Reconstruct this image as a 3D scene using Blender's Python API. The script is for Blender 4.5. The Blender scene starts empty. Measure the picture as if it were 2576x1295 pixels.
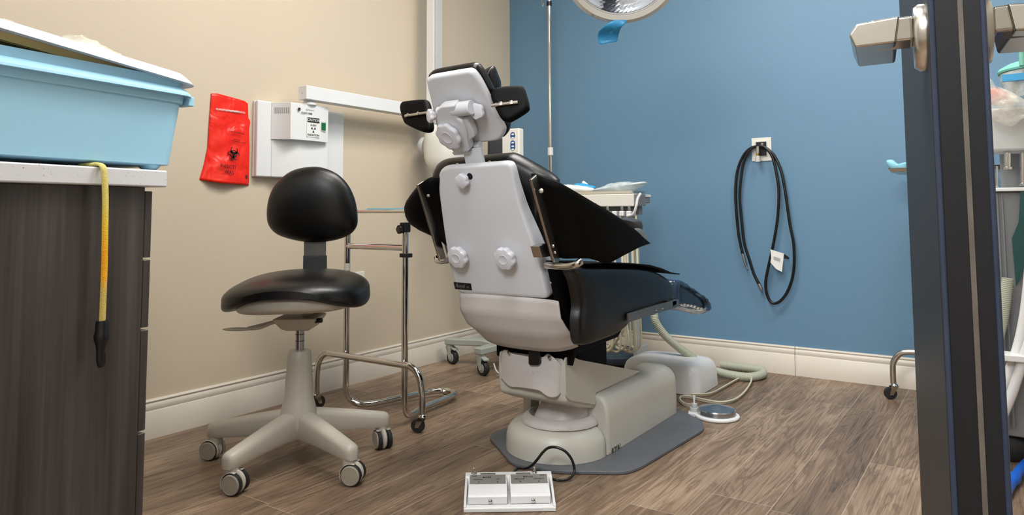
import bpy, bmesh, math, random
from mathutils import Vector as V, Matrix
random.seed(7)
PI = math.pi
S = bpy.context.scene
COL = S.collection
# ------------------------------------------------------------------ camera calibration
F, CY, HH = 1810.0, 401.1, 0.82
yaw, pit, rol = .6007, .0711, -.0051
CAM = V((3.1858*HH, -4.6272*HH, HH))
_d = V((-math.sin(yaw)*math.cos(pit), math.cos(yaw)*math.cos(pit), math.sin(pit)))
_r = _d.cross(V((0, 0, 1))).normalized(); _u = _r.cross(_d)
_R = math.cos(rol)*_r + math.sin(rol)*_u
_U = -math.sin(rol)*_r + math.cos(rol)*_u
def ray(x, y): return _d + _R*((x-1288)/F) - _U*((y-CY)/F)
def PX(x, y, X): v = ray(x, y); return CAM + v*((X-CAM.x)/v.x)      # measured point on the plane x = X
def PY(x, y, Y): v = ray(x, y); return CAM + v*((Y-CAM.y)/v.y)
def PZ(x, y, Z=0.0): v = ray(x, y); return CAM + v*((Z-CAM.z)/v.z)
def PP(x, y, P, n): v = ray(x, y); return CAM + v*((P-CAM).dot(n)/v.dot(n))
def PD(x, y, D): return CAM + ray(x, y)*D
def proj(P):
    v = V(P)-CAM; z = v.dot(_d)
    return 1288+F*v.dot(_R)/z, CY-F*v.dot(_U)/z, z

# ------------------------------------------------------------------ materials
def lin(c):
    return tuple(((x/255)/12.92 if x/255 <= .04045 else ((x/255+.055)/1.055)**2.4) for x in c)+(1,)
def mat(name, rgb, rough=.5, metal=0., var=0., vscale=8., bump=0., bscale=60., coat=0., trans=0., spec=.5, emis=None, estr=0., alpha=1., sss=0.):
    m = bpy.data.materials.new(name); m.use_nodes = True
    nt = m.node_tree; b = nt.nodes['Principled BSDF']
    c = lin(rgb)
    b.inputs['Base Color'].default_value = c
    b.inputs['Roughness'].default_value = rough
    b.inputs['Metallic'].default_value = metal
    b.inputs['Specular IOR Level'].default_value = spec
    b.inputs['Coat Weight'].default_value = coat
    b.inputs['Transmission Weight'].default_value = trans
    b.inputs['Alpha'].default_value = alpha
    if emis: b.inputs['Emission Color'].default_value = lin(emis); b.inputs['Emission Strength'].default_value = estr
    tc = nt.nodes.new('ShaderNodeTexCoord')
    n = nt.nodes.new('ShaderNodeTexNoise'); n.inputs['Scale'].default_value = vscale; n.inputs['Detail'].default_value = 4
    nt.links.new(tc.outputs['Object'], n.inputs['Vector'])
    if var > 0:
        r = nt.nodes.new('ShaderNodeMapRange'); r.inputs[1].default_value = .3; r.inputs[2].default_value = .7
        r.inputs[3].default_value = 1-var; r.inputs[4].default_value = 1+var*.5
        nt.links.new(n.outputs['Fac'], r.inputs[0])
        mx = nt.nodes.new('ShaderNodeMix'); mx.data_type = 'RGBA'; mx.blend_type = 'MULTIPLY'; mx.inputs[0].default_value = 1
        mx.inputs[6].default_value = c
        nt.links.new(r.outputs[0], mx.inputs[7]); nt.links.new(mx.outputs[2], b.inputs['Base Color'])
    if bump > 0:
        n2 = nt.nodes.new('ShaderNodeTexNoise'); n2.inputs['Scale'].default_value = bscale; n2.inputs['Detail'].default_value = 5
        nt.links.new(tc.outputs['Object'], n2.inputs['Vector'])
        bp = nt.nodes.new('ShaderNodeBump'); bp.inputs['Strength'].default_value = bump; bp.inputs['Distance'].default_value = .002
        nt.links.new(n2.outputs['Fac'], bp.inputs['Height']); nt.links.new(bp.outputs[0], b.inputs['Normal'])
    return m
M = {}
M['beige_wall'] = mat('beige_wall_paint', (205, 190, 168), .55, var=.03, vscale=1.5, bump=.12, bscale=220)
M['blue_wall'] = mat('blue_wall_paint', (97, 134, 162), .5, var=.03, vscale=1.2, bump=.12, bscale=220)
M['ceil'] = mat('ceiling_paint', (225, 222, 215), .8, var=.02)
M['trim'] = mat('white_trim_paint', (212, 203, 190), .35, var=.03, vscale=5)
M['shell'] = mat('white_shell_plastic', (212, 214, 219), .33, var=.03, vscale=6, bump=.05, bscale=150)
M['knob'] = mat('white_knob_plastic', (216, 216, 224), .25, var=.02)
M['vinyl'] = mat('grey_vinyl', (196, 190, 187), .5, var=.05, vscale=9, bump=.25, bscale=90)
M['base'] = mat('beige_base_enamel', (194, 191, 181), .35, var=.03, vscale=5, bump=.06, bscale=200)
M['stoolp'] = mat('stool_beige_plastic', (190, 184, 172), .4, var=.04, vscale=7, bump=.05, bscale=200)
M['leather'] = mat('black_vinyl_upholstery', (5, 5, 6), .36, var=.15, vscale=12, bump=.12, bscale=160, spec=.5)
M['matblack'] = mat('matt_black_cover', (3, 3, 3), .6, var=.1, spec=.12, bump=.05)
M['blackp'] = mat('black_plastic', (14, 14, 15), .4, var=.1)
M['rubber'] = mat('dark_rubber', (30, 31, 32), .6, var=.1)
M['wheel'] = mat('wheel_grey_plastic', (160, 152, 138), .45, var=.05)
M['chrome'] = mat('polished_chrome', (206, 203, 198), .10, 1., var=.03)
M['nickel'] = mat('satin_nickel', (204, 199, 190), .24, 1., var=.05)
M['alu'] = mat('brushed_aluminium', (150, 148, 142), .38, 1., var=.1, vscale=30)
M['steel'] = mat('steel_strut', (176, 177, 180), .24, .95, var=.05)
M['greyplate'] = mat('grey_floor_plate', (92, 95, 100), .45, var=.05, vscale=6, bump=.05)
M['whitep'] = mat('white_plastic', (222, 222, 222), .35, var=.02)
M['warmwhite'] = mat('warm_white_plastic', (222, 219, 210), .35, var=.02)
M['greyp'] = mat('pale_grey_plastic', (186, 186, 184), .4, var=.03)
M['midgrey'] = mat('mid_grey_plastic', (118, 120, 122), .45, var=.04)
M['darkgrey'] = mat('dark_grey_plastic', (58, 58, 62), .5, var=.05)
M['cart'] = mat('sage_grey_enamel', (162, 167, 160), .35, var=.03)
M['tub'] = mat('light_blue_plastic', (166, 216, 242), .38, var=.03, vscale=4, bump=.05)
M['lid'] = mat('white_lid_plastic', (206, 209, 215), .4, var=.02, bump=.1, bscale=300)
M['cream'] = mat('cream_plastic', (206, 190, 130), .5, var=.05)
M['hose'] = mat('ivory_tubing', (206, 200, 176), .4, var=.05, vscale=20)
M['corr'] = mat('corrugated_hose_plastic', (172, 176, 158), .5, var=.05)
M['bhose'] = mat('black_rubber_hose', (10, 11, 13), .3, var=.1)
M['blue'] = mat('navy_print', (20, 72, 130), .4)
M['txt'] = mat('dark_print', (38, 36, 36), .6)
M['txtred'] = mat('black_ink_on_bag', (38, 8, 6), .5)
M['paper'] = mat('white_paper', (226, 226, 222), .7, var=.04, bump=.1)
M['paperblue'] = mat('pale_blue_paper', (140, 205, 224), .7, var=.04)
M['doorw'] = mat('dark_espresso_door', (24, 23, 25), .5, var=.1, vscale=6, spec=.3)
M['brushseal'] = mat('beige_edge_seal', (92, 84, 74), .6, var=.25, vscale=30)
M['mint'] = mat('mint_green_lid', (122, 190, 172), .4, var=.03)
M['teal'] = mat('dark_teal_strap', (10, 66, 62), .5, var=.1)
M['green'] = mat('green_switch', (8, 100, 50), .3)
M['bluetube'] = mat('bright_blue_tube', (24, 96, 200), .35, var=.05)
M['tape'] = mat('blue_tape', (60, 160, 214), .45, var=.08)
M['silverlab'] = mat('silver_label', (150, 148, 142), .35, .4, var=.1)
M['orange'] = mat('orange_pack', (220, 90, 50), .5)
M['pink'] = mat('pink_gauze', (222, 150, 140), .6, var=.15, vscale=30)

def clearish(name, rgb, a, rough=.15, var=.3):
    m = bpy.data.materials.new(name); m.use_nodes = True; nt = m.node_tree
    b = nt.nodes['Principled BSDF']; b.inputs['Base Color'].default_value = lin(rgb); b.inputs['Roughness'].default_value = rough
    tr = nt.nodes.new('ShaderNodeBsdfTransparent'); mx = nt.nodes.new('ShaderNodeMixShader')
    n = nt.nodes.new('ShaderNodeTexNoise'); n.inputs['Scale'].default_value = 18; n.inputs['Detail'].default_value = 5
    tc = nt.nodes.new('ShaderNodeTexCoord'); nt.links.new(tc.outputs['Object'], n.inputs['Vector'])
    r = nt.nodes.new('ShaderNodeMapRange'); r.inputs[1].default_value = .35; r.inputs[2].default_value = .65
    r.inputs[3].default_value = max(0, a-var); r.inputs[4].default_value = min(1, a+var)
    nt.links.new(n.outputs['Fac'], r.inputs[0]); nt.links.new(r.outputs[0], mx.inputs[0])
    bp = nt.nodes.new('ShaderNodeBump'); bp.inputs['Strength'].default_value = .6; bp.inputs['Distance'].default_value = .01
    nt.links.new(n.outputs['Fac'], bp.inputs['Height']); nt.links.new(bp.outputs[0], b.inputs['Normal'])
    nt.links.new(tr.outputs[0], mx.inputs[1]); nt.links.new(b.outputs[0], mx.inputs[2])
    nt.links.new(mx.outputs[0], nt.nodes['Material Output'].inputs[0])
    return m
M['bagclear'] = clearish('clear_plastic_film', (226, 224, 214), .45)
M['bagmilky'] = clearish('milky_plastic_film', (228, 222, 206), .72, .2, .2)
M['toefilm'] = clearish('clear_toe_cover_film', (40, 58, 82), .85, .12, .15)
M['filmedge'] = clearish('crumpled_film_edge', (190, 186, 178), .7, .2, .25)
M['pouchfilm'] = clearish('frosted_pouch_film', (214, 224, 226), .62, .25, .2)
M['bluefilm'] = clearish('blue_barrier_film', (60, 160, 216), .88, .3, .1)

def redbag():
    m = mat('red_biohazard_film', (238, 34, 8), .28, bump=0)
    nt = m.node_tree; b = nt.nodes['Principled BSDF']
    n = nt.nodes.new('ShaderNodeTexNoise'); n.inputs['Scale'].default_value = 9; n.inputs['Detail'].default_value = 3; n.inputs['Distortion'].default_value = .6
    tc = nt.nodes.new('ShaderNodeTexCoord'); nt.links.new(tc.outputs['Object'], n.inputs['Vector'])
    bp = nt.nodes.new('ShaderNodeBump'); bp.inputs['Strength'].default_value = .7; bp.inputs['Distance'].default_value = .02
    nt.links.new(n.outputs['Fac'], bp.inputs['Height']); nt.links.new(bp.outputs[0], b.inputs['Normal'])
    b.inputs['Subsurface Weight'].default_value = .2; b.inputs['Subsurface Radius'].default_value = (.01, .002, .001)
    return m
M['redbag'] = redbag()

def wood_cab():
    m = bpy.data.materials.new('dark_wood_laminate'); m.use_nodes = True; nt = m.node_tree
    b = nt.nodes['Principled BSDF']; b.inputs['Roughness'].default_value = .42
    tc = nt.nodes.new('ShaderNodeTexCoord'); mp = nt.nodes.new('ShaderNodeMapping'); mp.inputs['Scale'].default_value = (14, 14, .7)
    nt.links.new(tc.outputs['Object'], mp.inputs[0])
    n = nt.nodes.new('ShaderNodeTexNoise'); n.inputs['Scale'].default_value = 1.6; n.inputs['Detail'].default_value = 6; n.inputs['Distortion'].default_value = .35
    nt.links.new(mp.outputs[0], n.inputs[0])
    mp2 = nt.nodes.new('ShaderNodeMapping'); mp2.inputs['Scale'].default_value = (160, 160, 2.2)
    nt.links.new(tc.outputs['Object'], mp2.inputs[0])
    n2 = nt.nodes.new('ShaderNodeTexNoise'); n2.inputs['Scale'].default_value = 1; n2.inputs['Detail'].default_value = 3
    nt.links.new(mp2.outputs[0], n2.inputs[0])
    ad = nt.nodes.new('ShaderNodeMath'); ad.operation = 'MULTIPLY_ADD'; ad.inputs[1].default_value = .35
    nt.links.new(n2.outputs['Fac'], ad.inputs[0]); nt.links.new(n.outputs['Fac'], ad.inputs[2])
    cr = nt.nodes.new('ShaderNodeValToRGB'); e = cr.color_ramp.elements
    e[0].position = .45; e[0].color = lin((46, 40, 37)); e[1].position = .92; e[1].color = lin((86, 80, 77))
    e2 = e.new(.66); e2.color = lin((66, 60, 57))
    nt.links.new(ad.outputs[0], cr.inputs[0]); nt.links.new(cr.outputs[0], b.inputs['Base Color'])
    bp = nt.nodes.new('ShaderNodeBump'); bp.inputs['Strength'].default_value = .15; bp.inputs['Distance'].default_value = .001
    nt.links.new(n2.outputs['Fac'], bp.inputs['Height']); nt.links.new(bp.outputs[0], b.inputs['Normal'])
    return m
M['cab'] = wood_cab()

def quartz():
    m = bpy.data.materials.new('speckled_white_quartz'); m.use_nodes = True; nt = m.node_tree
    b = nt.nodes['Principled BSDF']; b.inputs['Roughness'].default_value = .25
    tc = nt.nodes.new('ShaderNodeTexCoord'); n = nt.nodes.new('ShaderNodeTexNoise'); n.inputs['Scale'].default_value = 240; n.inputs['Detail'].default_value = 2
    nt.links.new(tc.outputs['Object'], n.inputs[0])
    cr = nt.nodes.new('ShaderNodeValToRGB'); e = cr.color_ramp.elements
    e[0].position = .27; e[0].color = lin((165, 162, 158)); e[1].position = .33; e[1].color = lin((218, 218, 221))
    nt.links.new(n.outputs['Fac'], cr.inputs[0]); nt.links.new(cr.outputs[0], b.inputs['Base Color'])
    return m
M['quartz'] = quartz()

def cordmat():
    m = bpy.data.materials.new('yellow_fuzzy_cord'); m.use_nodes = True; nt = m.node_tree
    b = nt.nodes['Principled BSDF']; b.inputs['Roughness'].default_value = .8
    tc = nt.nodes.new('ShaderNodeTexCoord'); sx = nt.nodes.new('ShaderNodeSeparateXYZ'); nt.links.new(tc.outputs['Object'], sx.inputs[0])
    mr = nt.nodes.new('ShaderNodeMapRange'); mr.inputs[1].default_value = .5; mr.inputs[2].default_value = .9
    nt.links.new(sx.outputs[2], mr.inputs[0])
    cr = nt.nodes.new('ShaderNodeValToRGB'); e = cr.color_ramp.elements
    cols = [(0, (190, 170, 92)), (.14, (206, 186, 100)), (.40, (204, 178, 96)), (.47, (238, 170, 16)), (.60, (240, 168, 8)), (.74, (240, 200, 50)), (.82, (232, 208, 96)), (1, (224, 210, 128))]
    e[0].position = 0; e[0].color = lin(cols[0][1]); e[1].position = 1; e[1].color = lin(cols[-1][1])
    for p, c in cols[1:-1]:
        q = e.new(p); q.color = lin(c)
    nt.links.new(mr.outputs[0], cr.inputs[0]); nt.links.new(cr.outputs[0], b.inputs['Base Color'])
    n = nt.nodes.new('ShaderNodeTexNoise'); n.inputs['Scale'].default_value = 500
    nt.links.new(tc.outputs['Object'], n.inputs[0])
    bp = nt.nodes.new('ShaderNodeBump'); bp.inputs['Strength'].default_value = .8; bp.inputs['Distance'].default_value = .002
    nt.links.new(n.outputs['Fac'], bp.inputs['Height']); nt.links.new(bp.outputs[0], b.inputs['Normal'])
    return m
M['cord'] = cordmat()

def floormat():
    m = bpy.data.materials.new('wood_plank_vinyl'); m.use_nodes = True; nt = m.node_tree; N = nt.nodes; L = nt.links
    b = N['Principled BSDF']
    tc = N.new('ShaderNodeTexCoord'); sp = N.new('ShaderNodeSeparateXYZ'); L.new(tc.outputs['Object'], sp.inputs[0])
    def mth(op, a, b_=None, c=None):
        n = N.new('ShaderNodeMath'); n.operation = op
        for i, v in enumerate((a, b_, c)):
            if v is None: continue
            if isinstance(v, (int, float)): n.inputs[i].default_value = v
            else: L.new(v, n.inputs[i])
        return n.outputs[0]
    xs = mth('DIVIDE', mth('SUBTRACT', sp.outputs[0], .019), .1685)
    row = mth('FLOOR', xs); fx = mth('FRACT', xs)
    wn = N.new('ShaderNodeTexWhiteNoise'); wn.noise_dimensions = '1D'; L.new(row, wn.inputs['W'])
    ys = mth('ADD', mth('DIVIDE', sp.outputs[1], 1.22), mth('MULTIPLY', wn.outputs['Value'], 3.7))
    colm = mth('FLOOR', ys); fy = mth('FRACT', ys)
    cid = mth('ADD', mth('MULTIPLY', row, 17.31), mth('MULTIPLY', colm, 5.77))
    wn2 = N.new('ShaderNodeTexWhiteNoise'); wn2.noise_dimensions = '1D'; L.new(cid, wn2.inputs['W'])
    # grain coordinates: stretched along y, shifted per plank
    cb = N.new('ShaderNodeCombineXYZ'); L.new(mth('ADD', sp.outputs[0], mth('MULTIPLY', wn2.outputs['Value'], 9.)), cb.inputs[0])
    L.new(mth('MULTIPLY', sp.outputs[1], .11), cb.inputs[1]); L.new(mth('MULTIPLY', wn2.outputs['Value'], 21.), cb.inputs[2])
    n1 = N.new('ShaderNodeTexNoise'); n1.inputs['Scale'].default_value = 14; n1.inputs['Detail'].default_value = 5; n1.inputs['Roughness'].default_value = .55; n1.inputs['Distortion'].default_value = .9
    L.new(cb.outputs[0], n1.inputs[0])
    rings = mth('FRACT', mth('MULTIPLY', n1.outputs['Fac'], 7.))
    rl = mth('POWER', mth('ABSOLUTE', mth('SUBTRACT', mth('MULTIPLY', rings, 2.), 1.)), 2.2)
    cb2 = N.new('ShaderNodeCombineXYZ'); L.new(sp.outputs[0], cb2.inputs[0]); L.new(mth('MULTIPLY', sp.outputs[1], .018), cb2.inputs[1])
    n2 = N.new('ShaderNodeTexNoise'); n2.inputs['Scale'].default_value = 210; n2.inputs['Detail'].default_value = 3
    L.new(cb2.outputs[0], n2.inputs[0])
    n3 = N.new('ShaderNodeTexNoise'); n3.inputs['Scale'].default_value = 9; n3.inputs['Detail'].default_value = 3
    cb3 = N.new('ShaderNodeCombineXYZ'); L.new(sp.outputs[0], cb3.inputs[0]); L.new(mth('MULTIPLY', sp.outputs[1], .22), cb3.inputs[1])
    L.new(cb3.outputs[0], n3.inputs[0])
    v = mth('ADD', mth('MULTIPLY', rl, .17), mth('MULTIPLY', n2.outputs['Fac'], .42))
    v = mth('ADD', v, mth('MULTIPLY', n3.outputs['Fac'], .48))
    v = mth('ADD', v, mth('MULTIPLY', wn2.outputs['Value'], .16))
    cr = N.new('ShaderNodeValToRGB'); e = cr.color_ramp.elements
    e[0].position = .36; e[0].color = lin((166, 144, 120)); e[1].position = .86; e[1].color = lin((72, 58, 47))
    q = e.new(.58); q.color = lin((124, 102, 82))
    L.new(v, cr.inputs[0])
    seam = mth('MAXIMUM', mth('LESS_THAN', fx, .012), mth('LESS_THAN', fy, .0018))
    mx = N.new('ShaderNodeMix'); mx.data_type = 'RGBA'; L.new(mth('MULTIPLY', seam, .55), mx.inputs[0]); L.new(cr.outputs[0], mx.inputs[6]); mx.inputs[7].default_value = lin((190, 176, 156))
    L.new(mx.outputs[2], b.inputs['Base Color'])
    rg = mth('ADD', .34, mth('MULTIPLY', n2.outputs['Fac'], .18)); L.new(rg, b.inputs['Roughness'])
    bp = N.new('ShaderNodeBump'); bp.inputs['Strength'].default_value = .35; bp.inputs['Distance'].default_value = .0012
    L.new(v, bp.inputs['Height']); L.new(bp.outputs[0], b.inputs['Normal'])
    return m
M['floor'] = floormat()

# ------------------------------------------------------------------ mesh helpers
def cat(pts, n=8, closed=False):
    pts = [V(p) for p in pts]; out = []; k = len(pts)
    rng = range(k) if closed else range(k-1)
    for i in rng:
        p0 = pts[(i-1) % k] if (closed or i > 0) else pts[0]
        p1 = pts[i]; p2 = pts[(i+1) % k]
        p3 = pts[(i+2) % k] if (closed or i+2 < k) else pts[-1]
        for j in range(n):
            t = j/n
            out.append(.5*((2*p1)+(p2-p0)*t+(2*p0-5*p1+4*p2-p3)*t*t+(3*p1-p0-3*p2+p3)*t**3))
    if not closed: out.append(pts[-1])
    return out
def frame(n):
    n = V(n).normalized(); a = V((0, 0, 1)) if abs(n.z) < .9 else V((0, 1, 0))
    u = a.cross(n).normalized(); return u, n.cross(u), n
class G:
    def __init__(s): s.b = bmesh.new()
    def face(s, vs):
        try: s.b.faces.new(vs)
        except ValueError: pass
    def box(s, c, size, rot=None):
        c = V(c); vs = []
        for dz in (-.5, .5):
            for dx, dy in ((-.5, -.5), (.5, -.5), (.5, .5), (-.5, .5)):
                p = V((dx*size[0], dy*size[1], dz*size[2]))
                if rot is not None: p = rot @ p
                vs.append(s.b.verts.new(c+p))
        for f in ((3, 2, 1, 0), (4, 5, 6, 7), (0, 1, 5, 4), (1, 2, 6, 5), (2, 3, 7, 6), (3, 0, 4, 7)): s.face([vs[i] for i in f])
        return s
    def mm(s, lo, hi): return s.box([(a+b)/2 for a, b in zip(lo, hi)], [b-a for a, b in zip(lo, hi)])
    def prism(s, pts, vec):
        vec = V(vec); a = [s.b.verts.new(V(p)) for p in pts]; b = [s.b.verts.new(V(p)+vec) for p in pts]; n = len(a)
        s.face(a[::-1]); s.face(b)
        for i in range(n): s.face([a[i], a[(i+1) % n], b[(i+1) % n], b[i]])
        return s
    def loft(s, rings, closed=True, cap=True, loop=False):
        R = [[s.b.verts.new(V(p)) for p in r] for r in rings]; n = len(R[0])
        for k in range(len(R) if loop else len(R)-1):
            a, b = R[k], R[(k+1) % len(R)]
            for i in range(n if closed else n-1): s.face([a[i], a[(i+1) % n], b[(i+1) % n], b[i]])
        if cap and closed and not loop: s.face(R[0][::-1]); s.face(R[-1])
        return s
    def tube(s, pts, r, n=12, closed=False, flat=1.):
        pts = [V(p) for p in pts]; k = len(pts); rs = r if isinstance(r, list) else [r]*k
        rings = []; up = None
        for i, p in enumerate(pts):
            if closed: t = pts[(i+1) % k]-pts[i-1]
            else: t = pts[min(i+1, k-1)]-pts[max(i-1, 0)]
            if t.length < 1e-9: t = V((0, 0, 1))
            t.normalize()
            if up is None: up = frame(t)[0]
            up = (up-t*up.dot(t))
            if up.length < 1e-6: up = frame(t)[0]
            up.normalize(); w = t.cross(up)
            rings.append([p+up*(math.cos(2*PI*j/n)*rs[i])+w*(math.sin(2*PI*j/n)*rs[i]*flat) for j in range(n)])
        return s.loft(rings, loop=closed)
    def lathe(s, prof, o=(0, 0, 0), ax=(0, 0, 1), n=32, cap=True):
        u, w, a = frame(ax); o = V(o)
        return s.loft([[o+a*z+(u*math.cos(2*PI*j/n)+w*math.sin(2*PI*j/n))*max(r, 1e-4) for j in range(n)] for r, z in prof], cap=cap)
    def cyl(s, a, b, r, n=24, r2=None):
        a, b = V(a), V(b); return s.lathe([(r, 0), (r if r2 is None else r2, (b-a).length)], a, b-a, n)
    def ell(s, c, rad, rot=None, n=28, m=16, e1=1., e2=1., fn=None):
        c = V(c); sg = lambda v, e: math.copysign(abs(v)**e, v); rings = []
        for i in range(m+1):
            th = -PI/2+PI*i/m; ct, st = sg(max(math.cos(th), 1e-4), e2), sg(math.sin(th), e2); rg = []
            for j in range(n):
                ph = 2*PI*j/n; p = V((rad[0]*ct*sg(math.cos(ph), e1), rad[1]*ct*sg(math.sin(ph), e1), rad[2]*st))
                if fn: p = fn(p)
                if rot is not None: p = rot @ p
                rg.append(c+p)
            rings.append(rg)
        return s.loft(rings)
    def pillow(s, out, n, T, p=4., q=2., m=12, T2=None):
        """rounded slab: outline points in a plane, inflated by T to both sides along n"""
        out = [V(o) for o in out]; n = V(n).normalized(); c = sum(out, V())/len(out); rings = []
        T2 = T if T2 is None else T2
        sc = [math.sin(PI/2*(1-i/m)) if True else 0 for i in range(m)]
        sc = [1-(i/m)**2.2 for i in range(m)]
        hs = lambda k: (1-k**p)**(1/q)
        for k in reversed(sc): rings.append([c+(o-c)*max(k, .02)-n*T2*hs(k) for o in out])
        for k in sc[1:]: rings.append([c+(o-c)*max(k, .02)+n*T*hs(k) for o in out])
        return s.loft(rings)
    def build(s, name, m, parent=None, bev=0, seg=3, sub=0, ang=40, smooth=True, solid=0):
        bmesh.ops.remove_doubles(s.b, verts=s.b.verts, dist=1e-6)
        bmesh.ops.recalc_face_normals(s.b, faces=s.b.faces)
        me = bpy.data.meshes.new(name); s.b.to_mesh(me); s.b.free()
        if smooth:
            me.shade_smooth(); me.set_sharp_from_angle(angle=math.radians(ang))
        o = bpy.data.objects.new(name, me); COL.objects.link(o)
        me.materials.append(m if not isinstance(m, str) else M[m])
        if solid: md = o.modifiers.new('s', 'SOLIDIFY'); md.thickness = solid; md.offset = 0
        if bev:
            md = o.modifiers.new('b', 'BEVEL'); md.width = bev; md.segments = seg; md.limit_method = 'ANGLE'; md.angle_limit = math.radians(35)
            md.use_clamp_overlap = True
            me.shade_smooth(); 
            for e in me.edges: e.use_edge_sharp = False
            md.harden_normals = True
        if sub: md = o.modifiers.new('u', 'SUBSURF'); md.levels = md.render_levels = sub
        if parent: adopt(o, parent)
        return o
def wm(o):
    m = o.matrix_basis.copy(); p = o.parent
    return m if p is None else wm(p) @ o.matrix_parent_inverse @ m
def adopt(o, p):
    o.parent = p; o.matrix_parent_inverse = wm(p).inverted()
def tag(o, label, category, group=None):
    o['label'] = label; o['category'] = category
    if group: o['group'] = group
    return o
def thing(name, loc, label, category, group=None):
    o = bpy.data.objects.new(name, None); o.empty_display_size = .1; COL.objects.link(o); o.location = V(loc)
    return tag(o, label, category, group)
def struct(o): o['kind'] = 'structure'; return o
def rotm(u, w, n): return Matrix((V(u), V(w), V(n))).transposed()
def text(s, size, P, u, w, m, parent, name='lettering', align='CENTER', depth=.0004, xs=1., shear=0.):
    cu = bpy.data.curves.new('t', 'FONT'); cu.body = s; cu.size = size; cu.align_x = align; cu.align_y = 'CENTER'; cu.extrude = depth; cu.shear = shear; cu.resolution_u = 3
    to = bpy.data.objects.new('t', cu); COL.objects.link(to)
    bpy.context.view_layer.update()
    dg = bpy.context.evaluated_depsgraph_get(); me = bpy.data.meshes.new_from_object(to.evaluated_get(dg))
    bpy.data.objects.remove(to); bpy.data.curves.remove(cu)
    u = V(u).normalized(); w = V(w); w = (w-u*w.dot(u)).normalized(); R = rotm(u*xs, w, u.cross(w)).to_4x4(); R.translation = V(P)
    me.transform(R); me.materials.clear(); me.materials.append(M[m])
    o = bpy.data.objects.new(name, me); COL.objects.link(o); adopt(o, parent); return o
def knob(c, n, r, h, lobes, parent, name='knob', m='knob', disc=True, amp=.09, up=None):
    u, w, n = frame(n); c = V(c); g = G(); N = lobes*8; rings = []
    for z, k in ((0, .62), (h*.30, .66), (h*.38, .96), (h*.50, 1.), (h*.85, 1.), (h*.97, .93), (h, .86)):
        rings.append([c+n*z+(u*math.cos(a)+w*math.sin(a))*(r*k*(1.04-(.10 if lobes > 6 else .13)*(.5+.5*math.cos(lobes*a))**1.4)) for a in [2*PI*j/N for j in range(N)]])
    g.loft(rings); o = g.build(name, m, parent, ang=32)
    if disc:
        g = G().lathe([(r*.46, h*.9), (r*.46, h+.0008), (r*.43, h+.0014), (r*.40, h+.0006), (r*.1, h+.0007)], c, n, 32); g.build('cap', m, o)
    return o
def ramp(x, tab):
    if x <= tab[0][0]: return tab[0][1]
    for (a, b), (c, d) in zip(tab, tab[1:]):
        if x <= c: return b+(d-b)*(x-a)/(c-a)
    return tab[-1][1]
def zat(x, y, py):      # height seen at picture height py on the upright line through (x, y)
    px, _, _ = proj((x, y, .7))
    for _i in range(3):
        v = ray(px, py); h = V((v.x, v.y)); t = (V((x, y))-V((CAM.x, CAM.y))).dot(h)/h.dot(h); z = CAM.z+v.z*t; px = proj((x, y, z))[0]
    return z
X3, Y3, Z3 = V((1, 0, 0)), V((0, 1, 0)), V((0, 0, 1))

# ================================================================== THE ROOM
RX, FY, CH = 3.35, -3.62, 2.7
struct(G().mm((-.12, -5.6, -.08), (RX+.12, .12, 0)).build('floor', 'floor', smooth=False))
struct(G().mm((-.12, -5.6, CH), (RX+.12, .12, CH+.08)).build('ceiling', 'ceil', smooth=False))
struct(G().mm((-.12, -5.6, 0), (0, .12, CH)).build('wall_left', 'beige_wall', smooth=False))
struct(G().mm((0, 0, 0), (RX, .12, CH)).build('wall_back', 'blue_wall', smooth=False))
struct(G().mm((RX, -5.6, 0), (RX+.12, .12, CH)).build('wall_right', 'ceil', smooth=False))
struct(G().mm((0, FY-.12, 0), (1.75, FY, CH)).mm((2.85, FY-.12, 0), (RX, FY, CH)).mm((1.75, FY-.12, 2.15), (2.85, FY, CH)).build('wall_front', 'ceil', smooth=False))
struct(G().mm((0, -5.72, 0), (RX, -5.6, CH)).build('wall_hallway', 'ceil', smooth=False))
prof = [(0, 0), (.016, 0), (.016, .098), (.0125, .101), (.0135, .106), (.0145, .113), (.0125, .121), (.008, .127), (.0105, .1305), (.0115, .134), (.009, .1375), (.005, .14), (0, .14)]
struct(G().prism([V((a, -2.8, z)) for a, z in prof], (0, 2.8, 0)).build('baseboard_left', 'trim', ang=50))
xj = PY(2001, 943.6, -.016).x
for a, b in ((.0, xj-.0012), (xj+.0012, RX)):
    struct(G().prism([V((a, -t, z)) for t, z in prof], (b-a, 0, 0)).build('baseboard_back', 'trim', ang=50))

# ================================================================== CABINET + COUNTER (left foreground)
th = math.radians(9); E = V((-math.sin(th), math.cos(th), 0)); NN = V((math.cos(th), math.sin(th), 0))   # E along the end panel, NN towards the doorway
DC = 1.62
Q = PD(422, 449, DC)                      # counter corner
ztop = PP(422, 429, Q, NN).z; zbot = PP(422, 471, Q, NN).z
def S_(px, py, off=0.): return PP(px, py, Q+NN*off, NN)
def sx(px, py=900, off=0.): return (S_(px, py, off)-Q).dot(E)
def loc(e, n, z): return V((Q.x, Q.y, 0))+E*e+NN*n+Z3*z
cab = thing('cabinet', loc(-.3, -.4, 0), 'dark wood-grain drawer cabinet under the speckled white worktop', 'cabinet')
pe = sx(365, 479, -.02); de = sx(387, 479, -.02)
W = .80
def lbox(g, e0, e1, n0, n1, z0, z1):
    return g.prism([loc(e0, n0, z0), loc(e1, n0, z0), loc(e1, n1, z0), loc(e0, n1, z0)], (0, 0, z1-z0))
lbox(G(), -.60, pe, -W, -.02, .0, zbot-.0005).build('body', 'cab', cab, bev=.001)
gaps = [(zbot-.009, None)]
cuts = [zat(*(loc(de, -.02, 0).xy), y) for y in (481, 647, 653, 822, 829, 1081, 1088)]
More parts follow.
